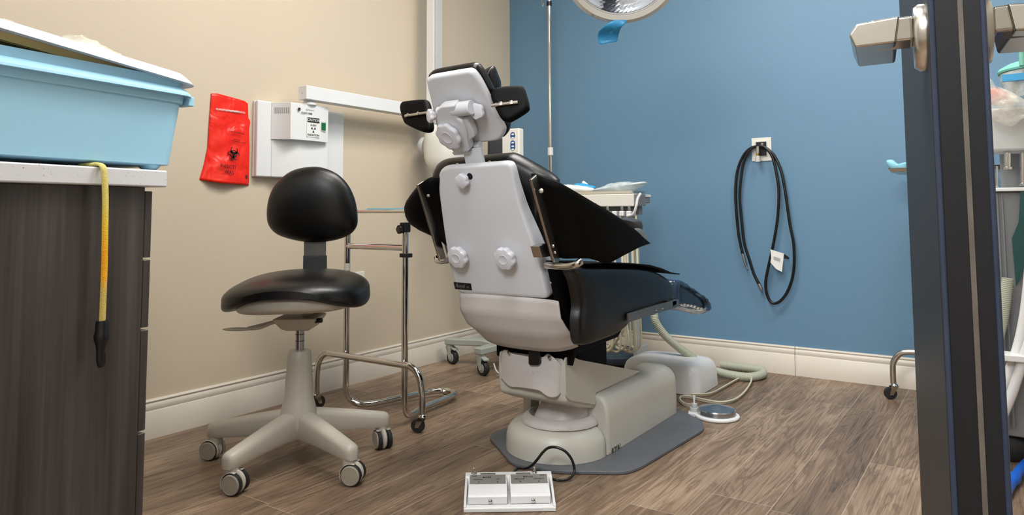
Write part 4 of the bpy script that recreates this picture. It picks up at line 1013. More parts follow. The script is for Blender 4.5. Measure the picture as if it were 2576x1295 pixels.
g = G(); lowe = [(1692, 768), (1710, 776), (1730, 780), (1750, 784), (1768, 784), (1777, 778)]
for i in range(9):
    a, b = 1700+i*8.5, 771+i*1.6; sg = rf.uniform(4, 8)
    g.prism([PX(a, b+2, tx+.022), PX(a+7, b-sg-3, tx+.022), PX(a+9, b-sg-2, tx+.024), PX(a+5, b+4, tx+.024)], (-.006, 0, 0))
g.loft([[PX(a, b+dy, tx+.024+.004*((i+k_) % 2)) for i, (a, b) in enumerate(lowe)] for k_, dy in enumerate((-5, -1, 3, 6))], closed=False, cap=False)
g.build('cover_gathers', 'filmedge', ch, solid=.0008)
# side rail bar
br_ = [PX(a, b, 1.578) for a, b in ((1582, 789), (1640, 771), (1702, 754), (1702, 774), (1640, 792), (1582, 811))]
rb6 = G().prism(br_, (-.008, 0, 0)).build('side_rail', 'alu', ch, bev=.001)
G().prism([PX(a, b, 1.578) for a, b in ((1692, 757), (1708, 753), (1708, 772), (1692, 776))], (-.03, 0, 0)).build('rail_block', 'alu', ch, bev=.002)
for a, b in ((1651, 781), (1667, 777)): G().lathe([(.003, 0), (.0028, .002), (.001, .003)], PX(a, b, 1.578), X3, 12).build('screw', 'chrome', rb6)
# back shell
sA = PX(1274, 747, XCc); sBt = PX(1197, 415, XCc)
tS = (sBt-sA).normalized(); nS = X3.cross(tS).normalized()      # nS points back/up? choose inward
if nS.y < 0: nS = -nS
def BS(a, b, o=0.): return PP(a, b, sA+nS*o, nS)
sh = [(1103, 450), (1101, 438), (1107, 425), (1122, 419), (1200, 414), (1272, 408), (1285, 412), (1291, 425), (1296, 460), (1312, 527), (1340, 605), (1363, 680), (1381, 756), (1270, 748), (1152, 741), (1140, 705), (1125, 650), (1111, 554), (1101, 476)]
shp = chamf([BS(a, b) for a, b in sh], .02, 4)
c6 = sum(shp, V())/len(shp)
g = G(); rings = []
for o_s, k_ in ((0, .02), (0, .3), (0, .6), (0, .85), (0, .93), (0, .958), (.003, .980), (.010, .994), (.020, 1.0), (.075, 1.0)): rings.append([c6+(p-c6)*k_+nS*o_s*(1-.74*max(0, min(1, (p.z-.56)/.39))*(o_s > .03)) for p in shp])
shell = g.loft(rings).build('back_shell', 'shell', ch, ang=60)
# lower rear skirt
def urow(yc, zc2, hw2, dyE, dzE, k=22):
    out = []
    for i in range(k+1):
        a = -1+2*i/k; f9 = abs(a)**3.2; out.append(V((XCc+hw2*(math.sin(a*PI/2)*.5+a*.5), yc+dyE*f9, zc2+dzE*abs(a)**2.8)))
    return out
sk0 = PX(1274, 749, XCc); sk3 = PX(1318, 877, XCc)
rows = [urow(sA.y+.002, sk0.z+.006, .187, .0, -.004), urow(sA.y+.006, sk0.z-.05, .190, .004, .0), urow(sA.y+.034, sk0.z-.11, .196, .020, .012), urow(sk3.y, sk3.z, .205, .045, .040)]
rr7 = []
for i in range(3):
    for t in (0, .25, .5, .75): rr7.append([rows[i][j]*(1-t)+rows[i+1][j]*t for j in range(23)])
rr7.append(rows[3])
G().loft(rr7, closed=False, cap=False).build('back_skirt', 'vinyl', ch, solid=.006, ang=180)
st_ = [p+V((0, -.0036, .006)) for p in rows[3]]
G().tube(st_, .0008, 6).build('stitching', 'whitep', ch)
# knobs on the shell
kn_ = -nS
for (a, b, r_, lob) in ((1171, 450, .0185, 6),): knob(BS(a, b, -.0), kn_, .0225, .026, 6, ch, 'small_knob', disc=False)
for a, b in ((1161, 640), (1279, 643)): knob(BS(a, b, -.001), kn_, .0350, .031, 8, ch, 'lobed_knob')
G().lathe([(.010, 0), (.010, .001)], BS(1182, 443, -.0006), -nS, 20).build('slot_hole', 'blackp', ch)
# name plate
npl = [BS(a, b, -.0014) for a, b in ((1141, 710), (1184, 713), (1187, 730), (1145, 727))]
pl6 = G().prism(npl, nS*.0025).build('name_plate', 'blackp', ch)
tS2 = (npl[1]-npl[0]).normalized()
text('Royal', .017, BS(1157, 719, -.002), tS2, tS, 'silverlab', pl6, shear=.35); text('RS1', .006, BS(1177, 722, -.002), tS2, tS, 'silverlab', pl6)
for a, b in ((1151, 415.5), (1232, 409.5)):
    G().lathe([(.005, 0), (.004, .003)], BS(a, b, .02)+tS*.003, tS, 12).build('bolt', 'nickel', ch)
# shell side details
G().prism([PX(a, b, 1.509) for a, b in ((1356, 620), (1376, 612), (1384, 645), (1364, 648))], (-.03, 0, 0)).build('arm_bracket', 'nickel', ch, bev=.001)
G().lathe([(.0045, 0), (.004, .0025), (.001, .003)], PX(1386, 711, 1.498), X3, 14).build('shell_screw', 'chrome', ch)
G().lathe([(.012, 0), (.013, .006), (.007, .007)], PX(1379, 668, 1.49), X3, 20).build('arm_grommet', 'blackp', ch)
# back cushion in front of the shell
bp_ = [(1100, 480), (1092, 440), (1100, 418), (1108, 407), (1128, 399), (1180, 395), (1219, 391), (1275, 386), (1296, 388), (1328, 404), (1365, 425), (1396, 446), (1405, 462), (1385, 490), (1372, 560), (1392, 640), (1410, 760), (1200, 760), (1130, 640)]
bpo = .10
cb_ = cat([BS(a, b, bpo) for a, b in bp_], 3, True)
g = G(); g.pillow(cb_, nS, .045, 8., 2., 12); g.build('back_cushion', 'leather', ch, ang=60)
# wings: plan curve (s = distance from the middle, y)
plan = cat([(.165, -2.035, 0), (.20, -2.085, 0), (.255, -2.095, 0), (.31, -2.06, 0), (.345, -1.98, 0), (.36, -1.88, 0), (.368, -1.78, 0), (.372, -1.70, 0)], 5)
topT = [(1290, 421), (1300, 425), (1330, 433), (1370, 446), (1400, 459), (1440, 484), (1480, 511), (1520, 535), (1560, 560), (1600, 587), (1628, 611), (1700, 611)]
botT = [(1300, 640), (1366, 655), (1400, 654), (1430, 655), (1455, 664), (1475, 669), (1490, 665), (1540, 645), (1600, 622), (1628, 613), (1700, 613)]
zz5 = []
for p in plan:
    x, y = XCc+p.x, p.y; zt6 = .85; zb6 = .66
    for _ in range(5): zt6 = zat(x, y, ramp(proj((x, y, zt6))[0], topT)); zb6 = zat(x, y, ramp(proj((x, y, zb6))[0], botT))
    zz5.append((zt6, max(zb6, .55)))
for sg in (1, -1):
    rings = []
    for p, (zt6, zb6) in zip(plan, zz5):
        NVn = 10; ring = []
        for j in range(NVn+1):
            z = zt6+(zb6-zt6)*j/NVn; s_ = p.x
            wv = max(0, min(1, (-1.75-p.y)/.3))
            if sg < 0: b9 = ramp(z, [(.66, .06), (.70, .16), (.72, .28), (.74, .52), (.76, .80), (.78, .96), (.80, 1.), (.83, .97), (.85, .88), (.87, .74), (.89, .58), (.91, .42), (.96, .10)]); s_ = .165+(p.x-.165)*1.36*b9
            ring.append(V((XCc+sg*s_, p.y+.010+(.905-z)*.50*wv, z)))
        rings.append(ring)
    G().loft(rings, closed=False, cap=False).build('side_wing', 'matblack', ch, solid=.009, ang=180)
    # flat steel bar
    at, ab = V((XCc+sg*.205, -2.108, .905)), V((XCc+sg*.205, -2.02, .655))
    if sg == 1: at, ab = PX(1331, 452, XCc+.218), PX(1392, 667, XCc+.218)
    else: at, ab = PX(1051, 465, XCc-.218), PX(1108, 657, XCc-.218)
    dv_ = (ab-at).normalized(); ww6 = V((0, 1, 0)); ww6 = (ww6-dv_*ww6.dot(dv_)).normalized()
    bar = G().prism([at, at+ww6*.030, ab+ww6*.030, ab], (sg*.0075, 0, 0)).build('wing_bar', 'nickel', ch, bev=.0008)
    for t in (.80, .88): G().lathe([(.0055, 0), (.005, .003), (.002, .004)], at+(ab-at)*t+ww6*.017+V((sg*.0075, 0, 0)), V((sg, 0, 0)), 14).build('screw', 'chrome', bar)
    # arm tube
    if sg == 1: tb3 = [PX(1376, 667, 1.50), PX(1400, 669, 1.55), PX(1430, 669, 1.60), PX(1450, 664, 1.63), PX(1462, 657, 1.64)]
    else: tb3 = [PX(1124, 655, 1.13), PX(1110, 657, 1.09), PX(1101, 655, 1.06), PX(1099, 648, 1.05)]
    G().tube(cat(tb3, 6), .0105, 14).build('arm_tube', 'chrome', ch)
G().lathe([(.007, 0), (.0065, .003), (.003, .004)], PP(1362, 480, V((XCc+.27, -2.10, .8)), V((.2, -1, 0))), (.3, -1, 0), 18).build('wing_stud', 'nickel', ch)
G().lathe([(.005, 0), (.0045, .003), (.003, .004)], PP(1078, 492, V((XCc-.27, -2.10, .8)), V((-.2, -1, 0))), (0, -1, 0), 18).build('wing_stud', 'nickel', ch)
# arm pads
G().pillow([PX(a, b, 1.60) for a, b in ((1556, 552), (1580, 547), (1598, 552), (1603, 572), (1598, 590), (1570, 575))], X3, .035, 3., 2.).build('arm_pad', 'darkgrey', ch)
g = G(); g.pillow(cat([PX(a, b, 1.63) for a, b in ((1592, 580), (1603, 573), (1614, 578), (1623, 592), (1629, 611), (1612, 601))], 3, True), X3, .006, 6, 2).build('wing_tip_lining', 'midgrey', ch)

# ---------- headrest
P0h, P1h = PX(1130, 187, XCc), PX(1215, 357, XCc); tH_ = (P1h-P0h).normalized(); nH = X3.cross(tH_).normalized()
if nH.y < 0: nH = -nH
def HS(a, b, o=0.): return PP(a, b, P0h+nH*o, nH)
ho = [(1071, 209), (1075, 200), (1084, 195), (1130, 187), (1173, 180), (1183, 181), (1192, 187), (1209, 212), (1237, 268), (1264, 321), (1267, 334), (1263, 346), (1250, 356), (1209, 361), (1160, 364), (1118, 366), (1106, 355), (1096, 320), (1082, 255)]
hp_ = cat([HS(a, b) for a, b in ho], 3, True)
c7 = sum(hp_, V())/len(hp_)
g = G(); g.loft([[c7+(p-c7)*k_+nH*o for p in hp_] for o, k_ in ((.001, .02), (.001, .3), (.001, .6), (.001, .85), (.001, .91), (.001, .945), (.004, .98), (.010, 1.), (.020, 1.)) ]); hs6 = g.build('headrest_shell', 'shell', ch, ang=60)
g = G(); g.loft([[c7+(p-c7)*k_+nH*o for p in hp_] for o, k_ in ((.019, .98), (.021, 1.015), (.026, 1.035), (.036, 1.04), (.046, 1.02), (.054, .96), (.057, .80))]); g.build('headrest_pad', 'leather', ch, ang=60)
up_ = [(1196, 205), (1208, 184), (1230, 172), (1239, 174), (1248, 195), (1257, 224), (1238, 240), (1212, 230)]
G().pillow(cat([HS(a, b, .085) for a, b in up_], 3, True), nH, .028, 6, 2.).build('neck_pillow', 'leather', ch, ang=60)
eR_ = [(1236, 245), (1240, 228), (1256, 221), (1305, 217), (1319, 222), (1327, 245), (1332, 266), (1328, 280), (1290, 304), (1276, 307), (1262, 300), (1248, 275)]
eL_ = [(1010, 278), (1012, 262), (1024, 256), (1068, 252), (1080, 258), (1085, 290), (1089, 320), (1082, 332), (1062, 331), (1026, 315), (1018, 305)]
viewn = (CAM-P0h).normalized(); nE = (V((.35, -.8, .0))).normalized()
for e_, nn_, P_ in ((eR_, V((.30, -.85, .25)).normalized(), HS(1285, 260, .012)), (eL_, V((-.05, -.9, .3)).normalized(), HS(1050, 290, .05))):
    G().pillow(cat([PP(a, b, P_, nn_) for a, b in e_], 4, True), nn_, .016, 10, 2.).build('ear_pad', 'matblack', ch, ang=60)
    rd = ((1236, 265), (1303, 257)) if e_ is eR_ else ((1020, 292), (1092, 281))
    a, b = [PP(*q_, P_+nn_*.019, nn_) for q_ in rd]
    ro = G().cyl(a, b, .0055, 14).build('ear_pad_rod', 'chrome', ch)
    for t in ((.35, .75) if e_ is eR_ else (.12, .48)): G().lathe([(.0055, 0), (.006, .002), (.002, .003)], a+(b-a)*t+nn_*.0045, nn_, 14).build('screw', 'chrome', ro)
mh = -nH
# pivot barrel and clamp blocks
def blk(px_, o0, o1, name, bev=.004, m='shell'): return G().prism([HS(a, b, o0) for a, b in px_], nH*(o1-o0)).build(name, m, ch, bev=bev)
blk(chamf([(1098, 276, 0), (1108, 269, 0), (1142, 265, 0), (1150, 296, 0), (1172, 302, 0), (1190, 330, 0), (1192, 346, 0), (1182, 362, 0), (1184, 380, 0), (1178, 385, 0), (1142, 386, 0), (1132, 375, 0), (1112, 352, 0), (1098, 325, 0)], 5) if False else [(1098, 276), (1108, 269), (1142, 265), (1150, 298), (1162, 306), (1172, 330), (1174, 352), (1180, 376), (1178, 383), (1142, 386), (1132, 375), (1112, 352), (1098, 325)], -.046, -.012, 'pivot_bracket', .006)
blk([(1150, 300), (1174, 298), (1190, 330), (1193, 346), (1176, 357), (1168, 352)], -.034, -.006, 'clamp_block', .006)
a, b = HS(1102, 280, -.030), HS(1143, 276, -.030); G().cyl(a, b, .0135).build('pivot_barrel', 'shell', ch, bev=.002)
a, b = HS(1140, 276, -.026), HS(1187, 270, -.026); G().cyl(a, b, .0215).build('clamp_barrel', 'shell', ch, bev=.003)
knob(HS(1093, 291, -.020), V((-.45, -.8, -.1)), .0205, .02, 6, ch, 'ear_pad_knob', disc=False)
knob(HS(1206, 277, -.004), V((.1, -.9, -.3)), .024, .022, 5, ch, 'ear_pad_knob', disc=False)
knob(HS(1136, 336, -.040), -nH+V((-.1, 0, .1)), .0435, .024, 8, ch, 'headrest_knob')
a, b = HS(1176, 366, -.006), HS(1209, 364, -.006); G().cyl(a, b, .0112).build('hinge_pin', 'shell', ch, bev=.001)
G().prism([BS(a, b, .035) for a, b in ((1164, 376), (1208, 372), (1220, 425), (1174, 427))], nS*.010).build('neck_blade', 'shell', ch, bev=.001)
G().prism([BS(a, b, .028) for a, b in ((1136, 384), (1184, 380), (1180, 388), (1142, 391))], nS*.012).build('blade_clamp', 'shell', ch, bev=.002)
G().lathe([(.003, 0), (.003, .001)], HS(1145, 259, -.0008), -nH, 12).build('shell_hole', 'blackp', hs6)

# ================================================================== FOOT CONTROL (front)
a0, a1 = PZ(1166, 1291), PZ(1399, 1287); b0 = PZ(1174, 1190, .0)
uF = (a1-a0).normalized(); vF = V((-uF.y, uF.x, 0)); wF = (a1-a0).length
fc = thing('foot_control', (a0+a1)/2+vF*.08, 'white chair foot control with two rocker pedals, lying in front of the chair', 'foot control')
def fl(u, v, z): return a0+uF*(u*wF)+vF*v+Z3*z
bk = PZ(1176, 1185, .055); dF = (bk-a0).dot(vF)
hF = .052
tl = .035; 
pf = [(0, .001), (0, .012), (.012, .016), (.03, .012), (dF-.035, .014), (dF-.03, hF), (dF-.002, hF), (dF, hF-.005), (dF+.008, .001)]
g = G()
g.prism([fl(0, v, z) for v, z in [(0, .001), (0, .011), (.003, .014), (.022, .014), (.022, .010), (dF-.04, .010), (dF-.032, hF-.006), (dF-.028, hF-.001), (dF, hF), (dF+.006, hF-.006), (dF+.012, .001)]], uF*wF)
fb = g.build('base_tray', 'whitep', fc, bev=.002)
for ua, ub in ((0.0, .028), (.972, 1.0)):
    G().prism([fl(ua, v, z) for v, z in [(.002, .001), (.002, .016), (dF-.03, hF-.004), (dF, hF-.001), (dF, .001)]], uF*wF*(ub-ua)).build('side_wall', 'whitep', fc, bev=.0015)
for i, (ua, ub) in enumerate(((.045, .475), (.51, .95))):
    ang_ = 0
    prf2 = [(.026, .012), (.026, .032), (.030, .036), (dF-.034, hF+.004), (dF-.034, .014)]
    pdl = G().prism([fl(ua, v, z) for v, z in prf2], uF*wF*(ub-ua)).build('rocker_pedal', 'whitep', fc, bev=.002)
    sv = lambda v: .036+(hF+.004-.036)*(v-.030)/(dF-.034-.030)
    v0, v1 = dF-.080, dF-.036
    lbz = G().prism([fl(ua+.012, v0, sv(v0)+.0004), fl(ub-.012, v0, sv(v0)+.0004), fl(ub-.012, v1, sv(v1)+.0004), fl(ua+.012, v1, sv(v1)+.0004)], Z3*.0008).build('silver_label', 'silverlab', pdl)
    up6 = (fl(0, 1, (hF-.032)/(dF-.064)*1.0)-fl(0, 0, 0)).normalized()
    w1, w2_, w3 = (('BASE', 'DOWN', 'UP'), ('BACK', 'RECLINE', 'UPRIGHT'))[i]
    uc = (ua+ub)/2
    def ft(s, size, u, v, xs=1.2): text(s, size, fl(u, v, sv(v)+.0018), uF, up6, 'txt', lbz, xs=xs, depth=.0002)
    ft(w1, .0085, uc-.01, v1-.0135, 1.35); ft(w2_, .0062, uc-.11, v1-.0235, 1.25); ft(w3, .0062, uc+.11, v1-.0235, 1.25)
    ft('Royal', .0055, (ua+.065, ub-.065)[i], v1-.006, 1.2)
    for du in (-.10, .11):
        q5 = v0+.006; G().prism([fl(uc+du-.008, q5, sv(q5)+.0014), fl(uc+du+.008, q5, sv(q5)+.0014), fl(uc+du, q5+.007, sv(q5+.007)+.0014)], Z3*.0003).build('arrow_mark', 'txt', lbz)
    g = G()
    for k_ in range(34):
        u = ua+.012+(ub-ua-.024)*k_/33; va_, vb_ = .036, v0-.006
        g.prism([fl(u, va_, sv(va_)+.0), fl(u+.003, va_, sv(va_)+.0), fl(u+.003, vb_, sv(vb_)), fl(u, vb_, sv(vb_))], Z3*.0006)
    g.build('grip_ribs', 'whitep', pdl, smooth=False)
    P = fl(uc+.03, .0255, .021); sc2 = G().lathe([(.006, 0), (.0055, .004), (.003, .006)], P, -vF, 16).build('hinge_screw', 'chrome', pdl)
for u, lbl, du in ((.10, 'AUTO-POSITION', .16), (.80, 'AUTO-RETURN', -.13)):
    P = fl(u, dF-.014, hF)
    g = G().lathe([(.0095, 0), (.0095, .003), (.007, .005)], P, Z3, 6); g.lathe([(.0035, .005), (.0035, .016), (.002, .018)], P, Z3, 12); g.build('toggle_button', 'chrome', fc)
    lx = G().prism([fl(u+du-.085, dF-.020, hF+.0001), fl(u+du+.085, dF-.020, hF+.0001), fl(u+du+.085, dF-.011, hF+.0001), fl(u+du-.085, dF-.011, hF+.0001)], Z3*.0006).build('button_label', 'silverlab', fc)
    text(lbl, .0055, fl(u+du, dF-.0155, hF+.001), uF, vF, 'txt', lx, xs=1.1, depth=.0002)
cb5 = [(1384, 1203), (1405, 1208), (1428, 1205), (1441, 1195), (1445, 1180), (1438, 1155), (1422, 1135), (1400, 1125), (1380, 1126), (1365, 1138), (1352, 1155), (1338, 1170), (1322, 1178), (1300, 1179)]
hcab = [.010, .008, .008, .016, .03, .06, .085, .095, .09, .075, .055, .035, .022, .0165]
cq = [PZ(a, b, z) for (a, b), z in zip(cb5, hcab)]+[fl(.50, dF+.03, .018), fl(.47, dF+.006, .02)]
G().tube(cat(cq, 8), .0042, 10).build('cable', 'bhose', fc)

# ================================================================== SURGICAL LIGHT
Lc = PD(1565, -80, 2.45); axL = ((CAM-Lc).normalized()*.93+V((0, 0, -.50))).normalized()
sl6 = thing('operatory_light', Lc, 'round white dental light with faceted reflector hanging above the chair', 'lamp')
RL = .206
g = G().lathe([(RL*.80, .004), (RL*.82, .018), (RL*.90, .022), (RL*.985, .010), (RL, -.01), (RL*.97, -.04), (RL*.80, -.075), (RL*.40, -.10), (.03, -.105)], Lc, axL, 72, cap=False); g.build('housing', 'warmwhite', sl6)
G().lathe([(RL*.79, .012), (RL*.80, .016), (RL*.835, .018), (RL*.84, .014)], Lc, axL, 72, cap=False).build('inner_rim', 'greyp', sl6)
g = G(); u7, w7, a7 = frame(axL); rings = []
for i in range(21):
    t = i/20; r_ = RL*.79*(1-t*.93); z_ = .008-.062*(1-(1-t)**2); rings.append([Lc+a7*z_+(u7*math.cos(2*PI*j/64+.05*(i % 2))+w7*math.sin(2*PI*j/64+.05*(i % 2)))*r_ for j in range(64)])
g.loft(rings, cap=False).build('reflector', mat('faceted_mirror', (206, 214, 230), .10, 1.), sl6, smooth=False)
G().cyl(Lc-a7*.05, Lc-a7*.005, .028).build('bulb_shield', 'steel', sl6)
# control strip on the ring
pts6 = []
def onring(px, py, h=.0): return PP(px, py, Lc+a7*(.012+h), a7)
cs6 = [(1486, 33), (1492, 31), (1540, 50), (1550, 54), (1545, 58), (1520, 53), (1495, 42), (1484, 38)]
G().prism([onring(a, b, .004) for a, b in cs6], -a7*.006).build('control_strip', 'greyp', sl6, bev=.001)
G().lathe([(.003, 0), (.003, .001)], onring(1491, 38, .0045), a7, 10).build('light_button', 'midgrey', sl6)
G().tube(cat([Lc-a7*.09, Lc-a7*.16+Z3*.05, Lc-a7*.20+Z3*.20, Lc+V((-.12, .2, .55)), Lc+V((-.1, .35, .75))], 8), .02, 16).build('arm', 'warmwhite', sl6)
ceilp = Lc+V((-.1, .35, .75)); G().cyl(ceilp-Z3*.05, V((ceilp.x, ceilp.y, CH-.002)), .028).build('ceiling_column', 'warmwhite', sl6)
# blue film taped to the ring
bf = [(1546, 50), (1560, 47), (1576, 52), (1570, 62), (1562, 70), (1556, 88), (1552, 104), (1530, 108), (1508, 111), (1504, 84), (1515, 70), (1530, 58)]
g = G(); c8 = cat([(a, b, 0) for a, b in bf], 3, True); cen = V((1538, 78, 0)); rings = []
for k_ in (.001, .3, .6, .85, 1.):
    rings.append([onring((cen+(p-cen)*k_).x, (cen+(p-cen)*k_).y, .012+.01*math.sin((cen+(p-cen)*k_).y*.12)-.0004*max(0, (cen+(p-cen)*k_).y-60)*.2) for p in c8])
film = g.loft(rings, cap=False).build('barrier_film', 'bluefilm', sl6, solid=.0008, ang=50); film['label'] = 'blue adhesive film stuck to the lower rim'

# ================================================================== DOOR (right foreground)
dn, df = PD(2358, 530, .60), PD(2285, 530, 1.38)
nl = V((dn.x, dn.y, 0)); fl_ = V((df.x, df.y, 0)); dd = (fl_-nl).normalized(); dnrm = V((-dd.y, dd.x, 0))
rt2 = PD(2499, 530, .60)
tk = abs((V((rt2.x, rt2.y, 0))-nl).dot(dnrm)); nrm = -dnrm if (V((rt2.x, rt2.y, 0))-nl).dot(dnrm) < 0 else dnrm
Ld = (fl_-nl).length
dr = bpy.data.objects.new('door_1', None); COL.objects.link(dr); dr.location = nl; struct(dr)
G().prism([nl+Z3*.008, fl_+Z3*.008, fl_+nrm*tk+Z3*.008, nl+nrm*tk+Z3*.008], (0, 0, 2.06)).build('door_leaf', 'doorw', dr, bev=.003)
us = nrm*(tk*.56)
G().prism([nl+us-nrm*.0019-dd*.0012+Z3*.012, nl+us+nrm*.0019-dd*.0012+Z3*.012, nl+us+nrm*.0019+dd*.002+Z3*.012, nl+us-nrm*.0019+dd*.002+Z3*.012], (0, 0, 2.04)).build('edge_seal', 'brushseal', dr)
for off_, nm in ((.0026, 'edge_bead'), (tk-.0022, 'edge_bead')):
    G().prism([nl+nrm*(off_+.0022*math.cos(a))-dd*(.0002+.0018*math.sin(a))+Z3*.012 for a in [PI*i/8 for i in range(9)]], (0, 0, 2.04)).build(nm, mat('glossy_dark_bead', (46, 54, 72), .2, var=.2, vscale=20), dr)
# levers
zl_ = CAM.z+(534-104)/F*.665
for sgn in (-1, 1):
    base = nl+dd*.062+(nrm*tk if sgn == 1 else V()); o_n = nrm*sgn
    P = V((base.x, base.y, zl_))
    G().lathe([(.031, 0), (.031, .005), (.028, .009), (.012, .010)], P, o_n, 48).build('rose_plate', 'nickel', dr)
    A = P+Z3*.006
    G().prism([A+o_n*.0095-dd*.015+Z3*.013, A+o_n*.0095-dd*.015-Z3*.010, A+o_n*.0095+dd*.012-Z3*.013, A+o_n*.0095+dd*.012+Z3*.013], o_n*.035).build('lever_neck', 'chrome', dr, bev=.003)
    G().prism([A+o_n*a-dd*.020+Z3*b for a, b in ((.020, .0125), (.056, .0095), (.063, .000), (.058, -.013), (.024, -.012))], dd*.105).build('lever', 'nickel', dr, bev=.0022)

# ================================================================== MAYO STAND (behind the door)
mp_ = PZ(2238, 1002); ms = thing('mayo_stand', (mp_.x+.22, mp_.y, 0), 'chrome instrument stand half hidden behind the dark door', 'stand')
xp = PY(2246, 930, mp_.y).x; zp = PY(2280, 884, mp_.y).z
G().tube(cat([V((xp, mp_.y, .066)), V((xp, mp_.y, .12)), V((xp+.004, mp_.y, zp-.05)), V((xp+.03, mp_.y, zp-.012)), V((xp+.07, mp_.y, zp)), V((xp+.14, mp_.y, zp)), V((xp+.36, mp_.y, zp)), V((xp+.40, mp_.y, zp-.04)), V((xp+.41, mp_.y, .066))], 8), .0125, 16).build('base_tube', 'nickel', ms)
swivel(V((xp-.012, mp_.y-.010, 0)), math.radians(205), ms); swivel(V((xp+.42, mp_.y+.012, 0)), math.radians(40), ms)
zy = PY(2262, 433, mp_.y-.1).z
xcM = xp+.24
G().tube(cat([V((xcM, mp_.y, zp)), V((xcM, mp_.y+.06, .14)), V((xcM, mp_.y+.12, .06)), V((xcM, mp_.y+.16, .035))], 6), .0125, 14).build('rear_foot', 'nickel', ms)
G().ell((xcM, mp_.y+.165, .0205), (.02, .02, .0205), n=16, m=10).build('rear_glide', 'rubber', ms)
G().cyl((xcM, mp_.y, zp-.01), (xcM, mp_.y, zy-.004), .011).build('upright', 'chrome', ms)
txl = PY(2240, 433, mp_.y-.14).x
g = G(); o9 = lambda ex, z: [V((a, b, z)) for a, b in ((txl-ex, mp_.y-.22-ex), (xcM+.2+ex, mp_.y-.22-ex), (xcM+.2+ex, mp_.y+.10+ex), (txl-ex, mp_.y+.10+ex))]
g.loft([o9(-.01, zy-.004), o9(0, zy+.012), o9(.003, zy+.012), o9(-.004, zy+.010), o9(-.012, zy)]).build('tray', 'nickel', ms, bev=.002)
cupy = mp_.y-.16
cp9 = [(2230, 404), (2246, 402), (2256, 410), (2266, 413), (2282, 408), (2282, 428), (2262, 431), (2248, 429), (2234, 420)]
q9 = [PY(a, b, cupy) for a, b in cp9]; q9 = [p+Z3*max(0, zy+.004-p.z) for p in q9]
tag(G().pillow(cat(q9, 3, True), Y3, .035, 2.2, 2.).build('paper_cup', 'paperblue', ang=180), 'crumpled pale paper cup on the stand tray beside the door edge', 'cup')

# ================================================================== SUCTION CART (seen past the door)
syc = -.95
def SP(a, b, y=syc): return PY(a, b, y)
xl9 = SP(2488, 600).x
st9 = thing('suction_cart', (xl9+.2, syc+.15, 0), 'grey medical suction cart with mint-lidded canister at the right edge', 'cart')
zl9 = SP(2530, 472).z
xR9 = min(xl9+.42, 3.2)
G().mm((xl9-.02, syc+.01, .09), (xR9, syc+.30, zl9-.012)).build('cabinet', 'midgrey', st9, bev=.006)
G().mm((xl9-.035, syc-.01, zl9-.012), (xR9+.01, syc+.31, zl9)).build('ledge', 'whitep', st9, bev=.003)
for px in (2502, 2512, 2524): G().mm((SP(px, 600).x, syc+.004, .12), (SP(px, 600).x+.004, syc+.0105, zl9-.02)).build('panel_groove', 'midgrey', st9)
for i in range(2):
    for j in range(2): G().ell((xl9+.03+.32*i, syc+.05+.2*j, .045), (.045, .02, .045), n=20, m=12).build('caster', 'rubber', st9)
zb9 = SP(2530, 380, syc+.03).z; zt9 = SP(2530, 270, syc+.03).z
x2 = SP(2492, 330, syc+.03).x
G().mm((x2, syc+.03, zb9), (x2+.40, syc+.20, zt9)).build('canister_housing', 'greyp', st9, bev=.01)
G().mm((x2+.02, syc+.22, zl9), (x2+.38, syc+.25, zt9)).build('back_panel', 'midgrey', st9)
lidc = SP(2640, 190, syc+.12); lc9 = V((lidc.x, syc+.12, 0)); zl0 = SP(2512, 190, syc+.12).z; Rl = lidc.x-SP(2508, 170, syc+.12).x
G().lathe([(Rl-.01, zl0-.09), (Rl-.004, zl0-.002)], lc9, Z3, 40).build('canister', 'bagclear', st9)
G().lathe([(Rl, zl0), (Rl+.002, zl0+.006), (Rl-.004, zl0+.016), (Rl-.03, zl0+.030), (.03, zl0+.05)], lc9, Z3, 48).build('canister_lid', 'mint', st9)
G().tube([SP(2552, 120, syc+.0), SP(2600, 124, syc+.0)], .0055, 10).build('lid_port', 'mint', st9)
G().tube([SP(2570, 122, syc+.0), SP(2572, 165, syc+.0)], .009, 10).build('lid_port_stem', 'mint', st9)
G().mm((SP(2520, 190, syc+.0).x, syc+.0, SP(2520, 205, syc).z), (SP(2520, 190, syc).x+.2, syc+.02, SP(2520, 188, syc).z)).build('blue_label', 'tape', st9)
for px, py0, py1, r_ in ((2535, 385, 420, .011), (2508, 418, 468, .004), (2574, 385, 460, .009)):
    a, b = SP(px, py0, syc+.05), SP(px, py1, syc+.05); g = G().cyl(a, b, r_); g.cyl(b, b-Z3*.008, r_*1.4); g.build('chrome_fitting', 'chrome', st9, bev=.001)
G().prism([SP(a, b, syc-.004) for a, b in ((2568, 470), (2600, 470), (2590, 620), (2568, 700), (2556, 720), (2545, 600), (2562, 560))], Y3*.004).build('teal_strap', 'teal', st9)
def S9(a, b, y=-1.02): return PY(a, b, y)
G().tube(cat([S9(2600, 560), S9(2590, 700), S9(2578, 800), S9(2560, 880), S9(2530, 960), S9(2500, 1020), S9(2470, 1060)], 8), .016, 14).build('white_suction_tube', 'whitep', st9)
G().tube(cat([S9(2640, 700, -1.05), S9(2610, 800, -1.05), S9(2575, 900, -1.05), S9(2545, 990, -1.05), S9(2515, 1060, -1.05)], 8), .014, 14).build('white_return_tube', 'whitep', st9)
G().mm((S9(2522, 888).x, -1.075, S9(2522, 900).z), (S9(2522, 888).x+.13, -1.00, S9(2522, 884).z)).build('tube_clip', 'whitep', st9, bev=.003)
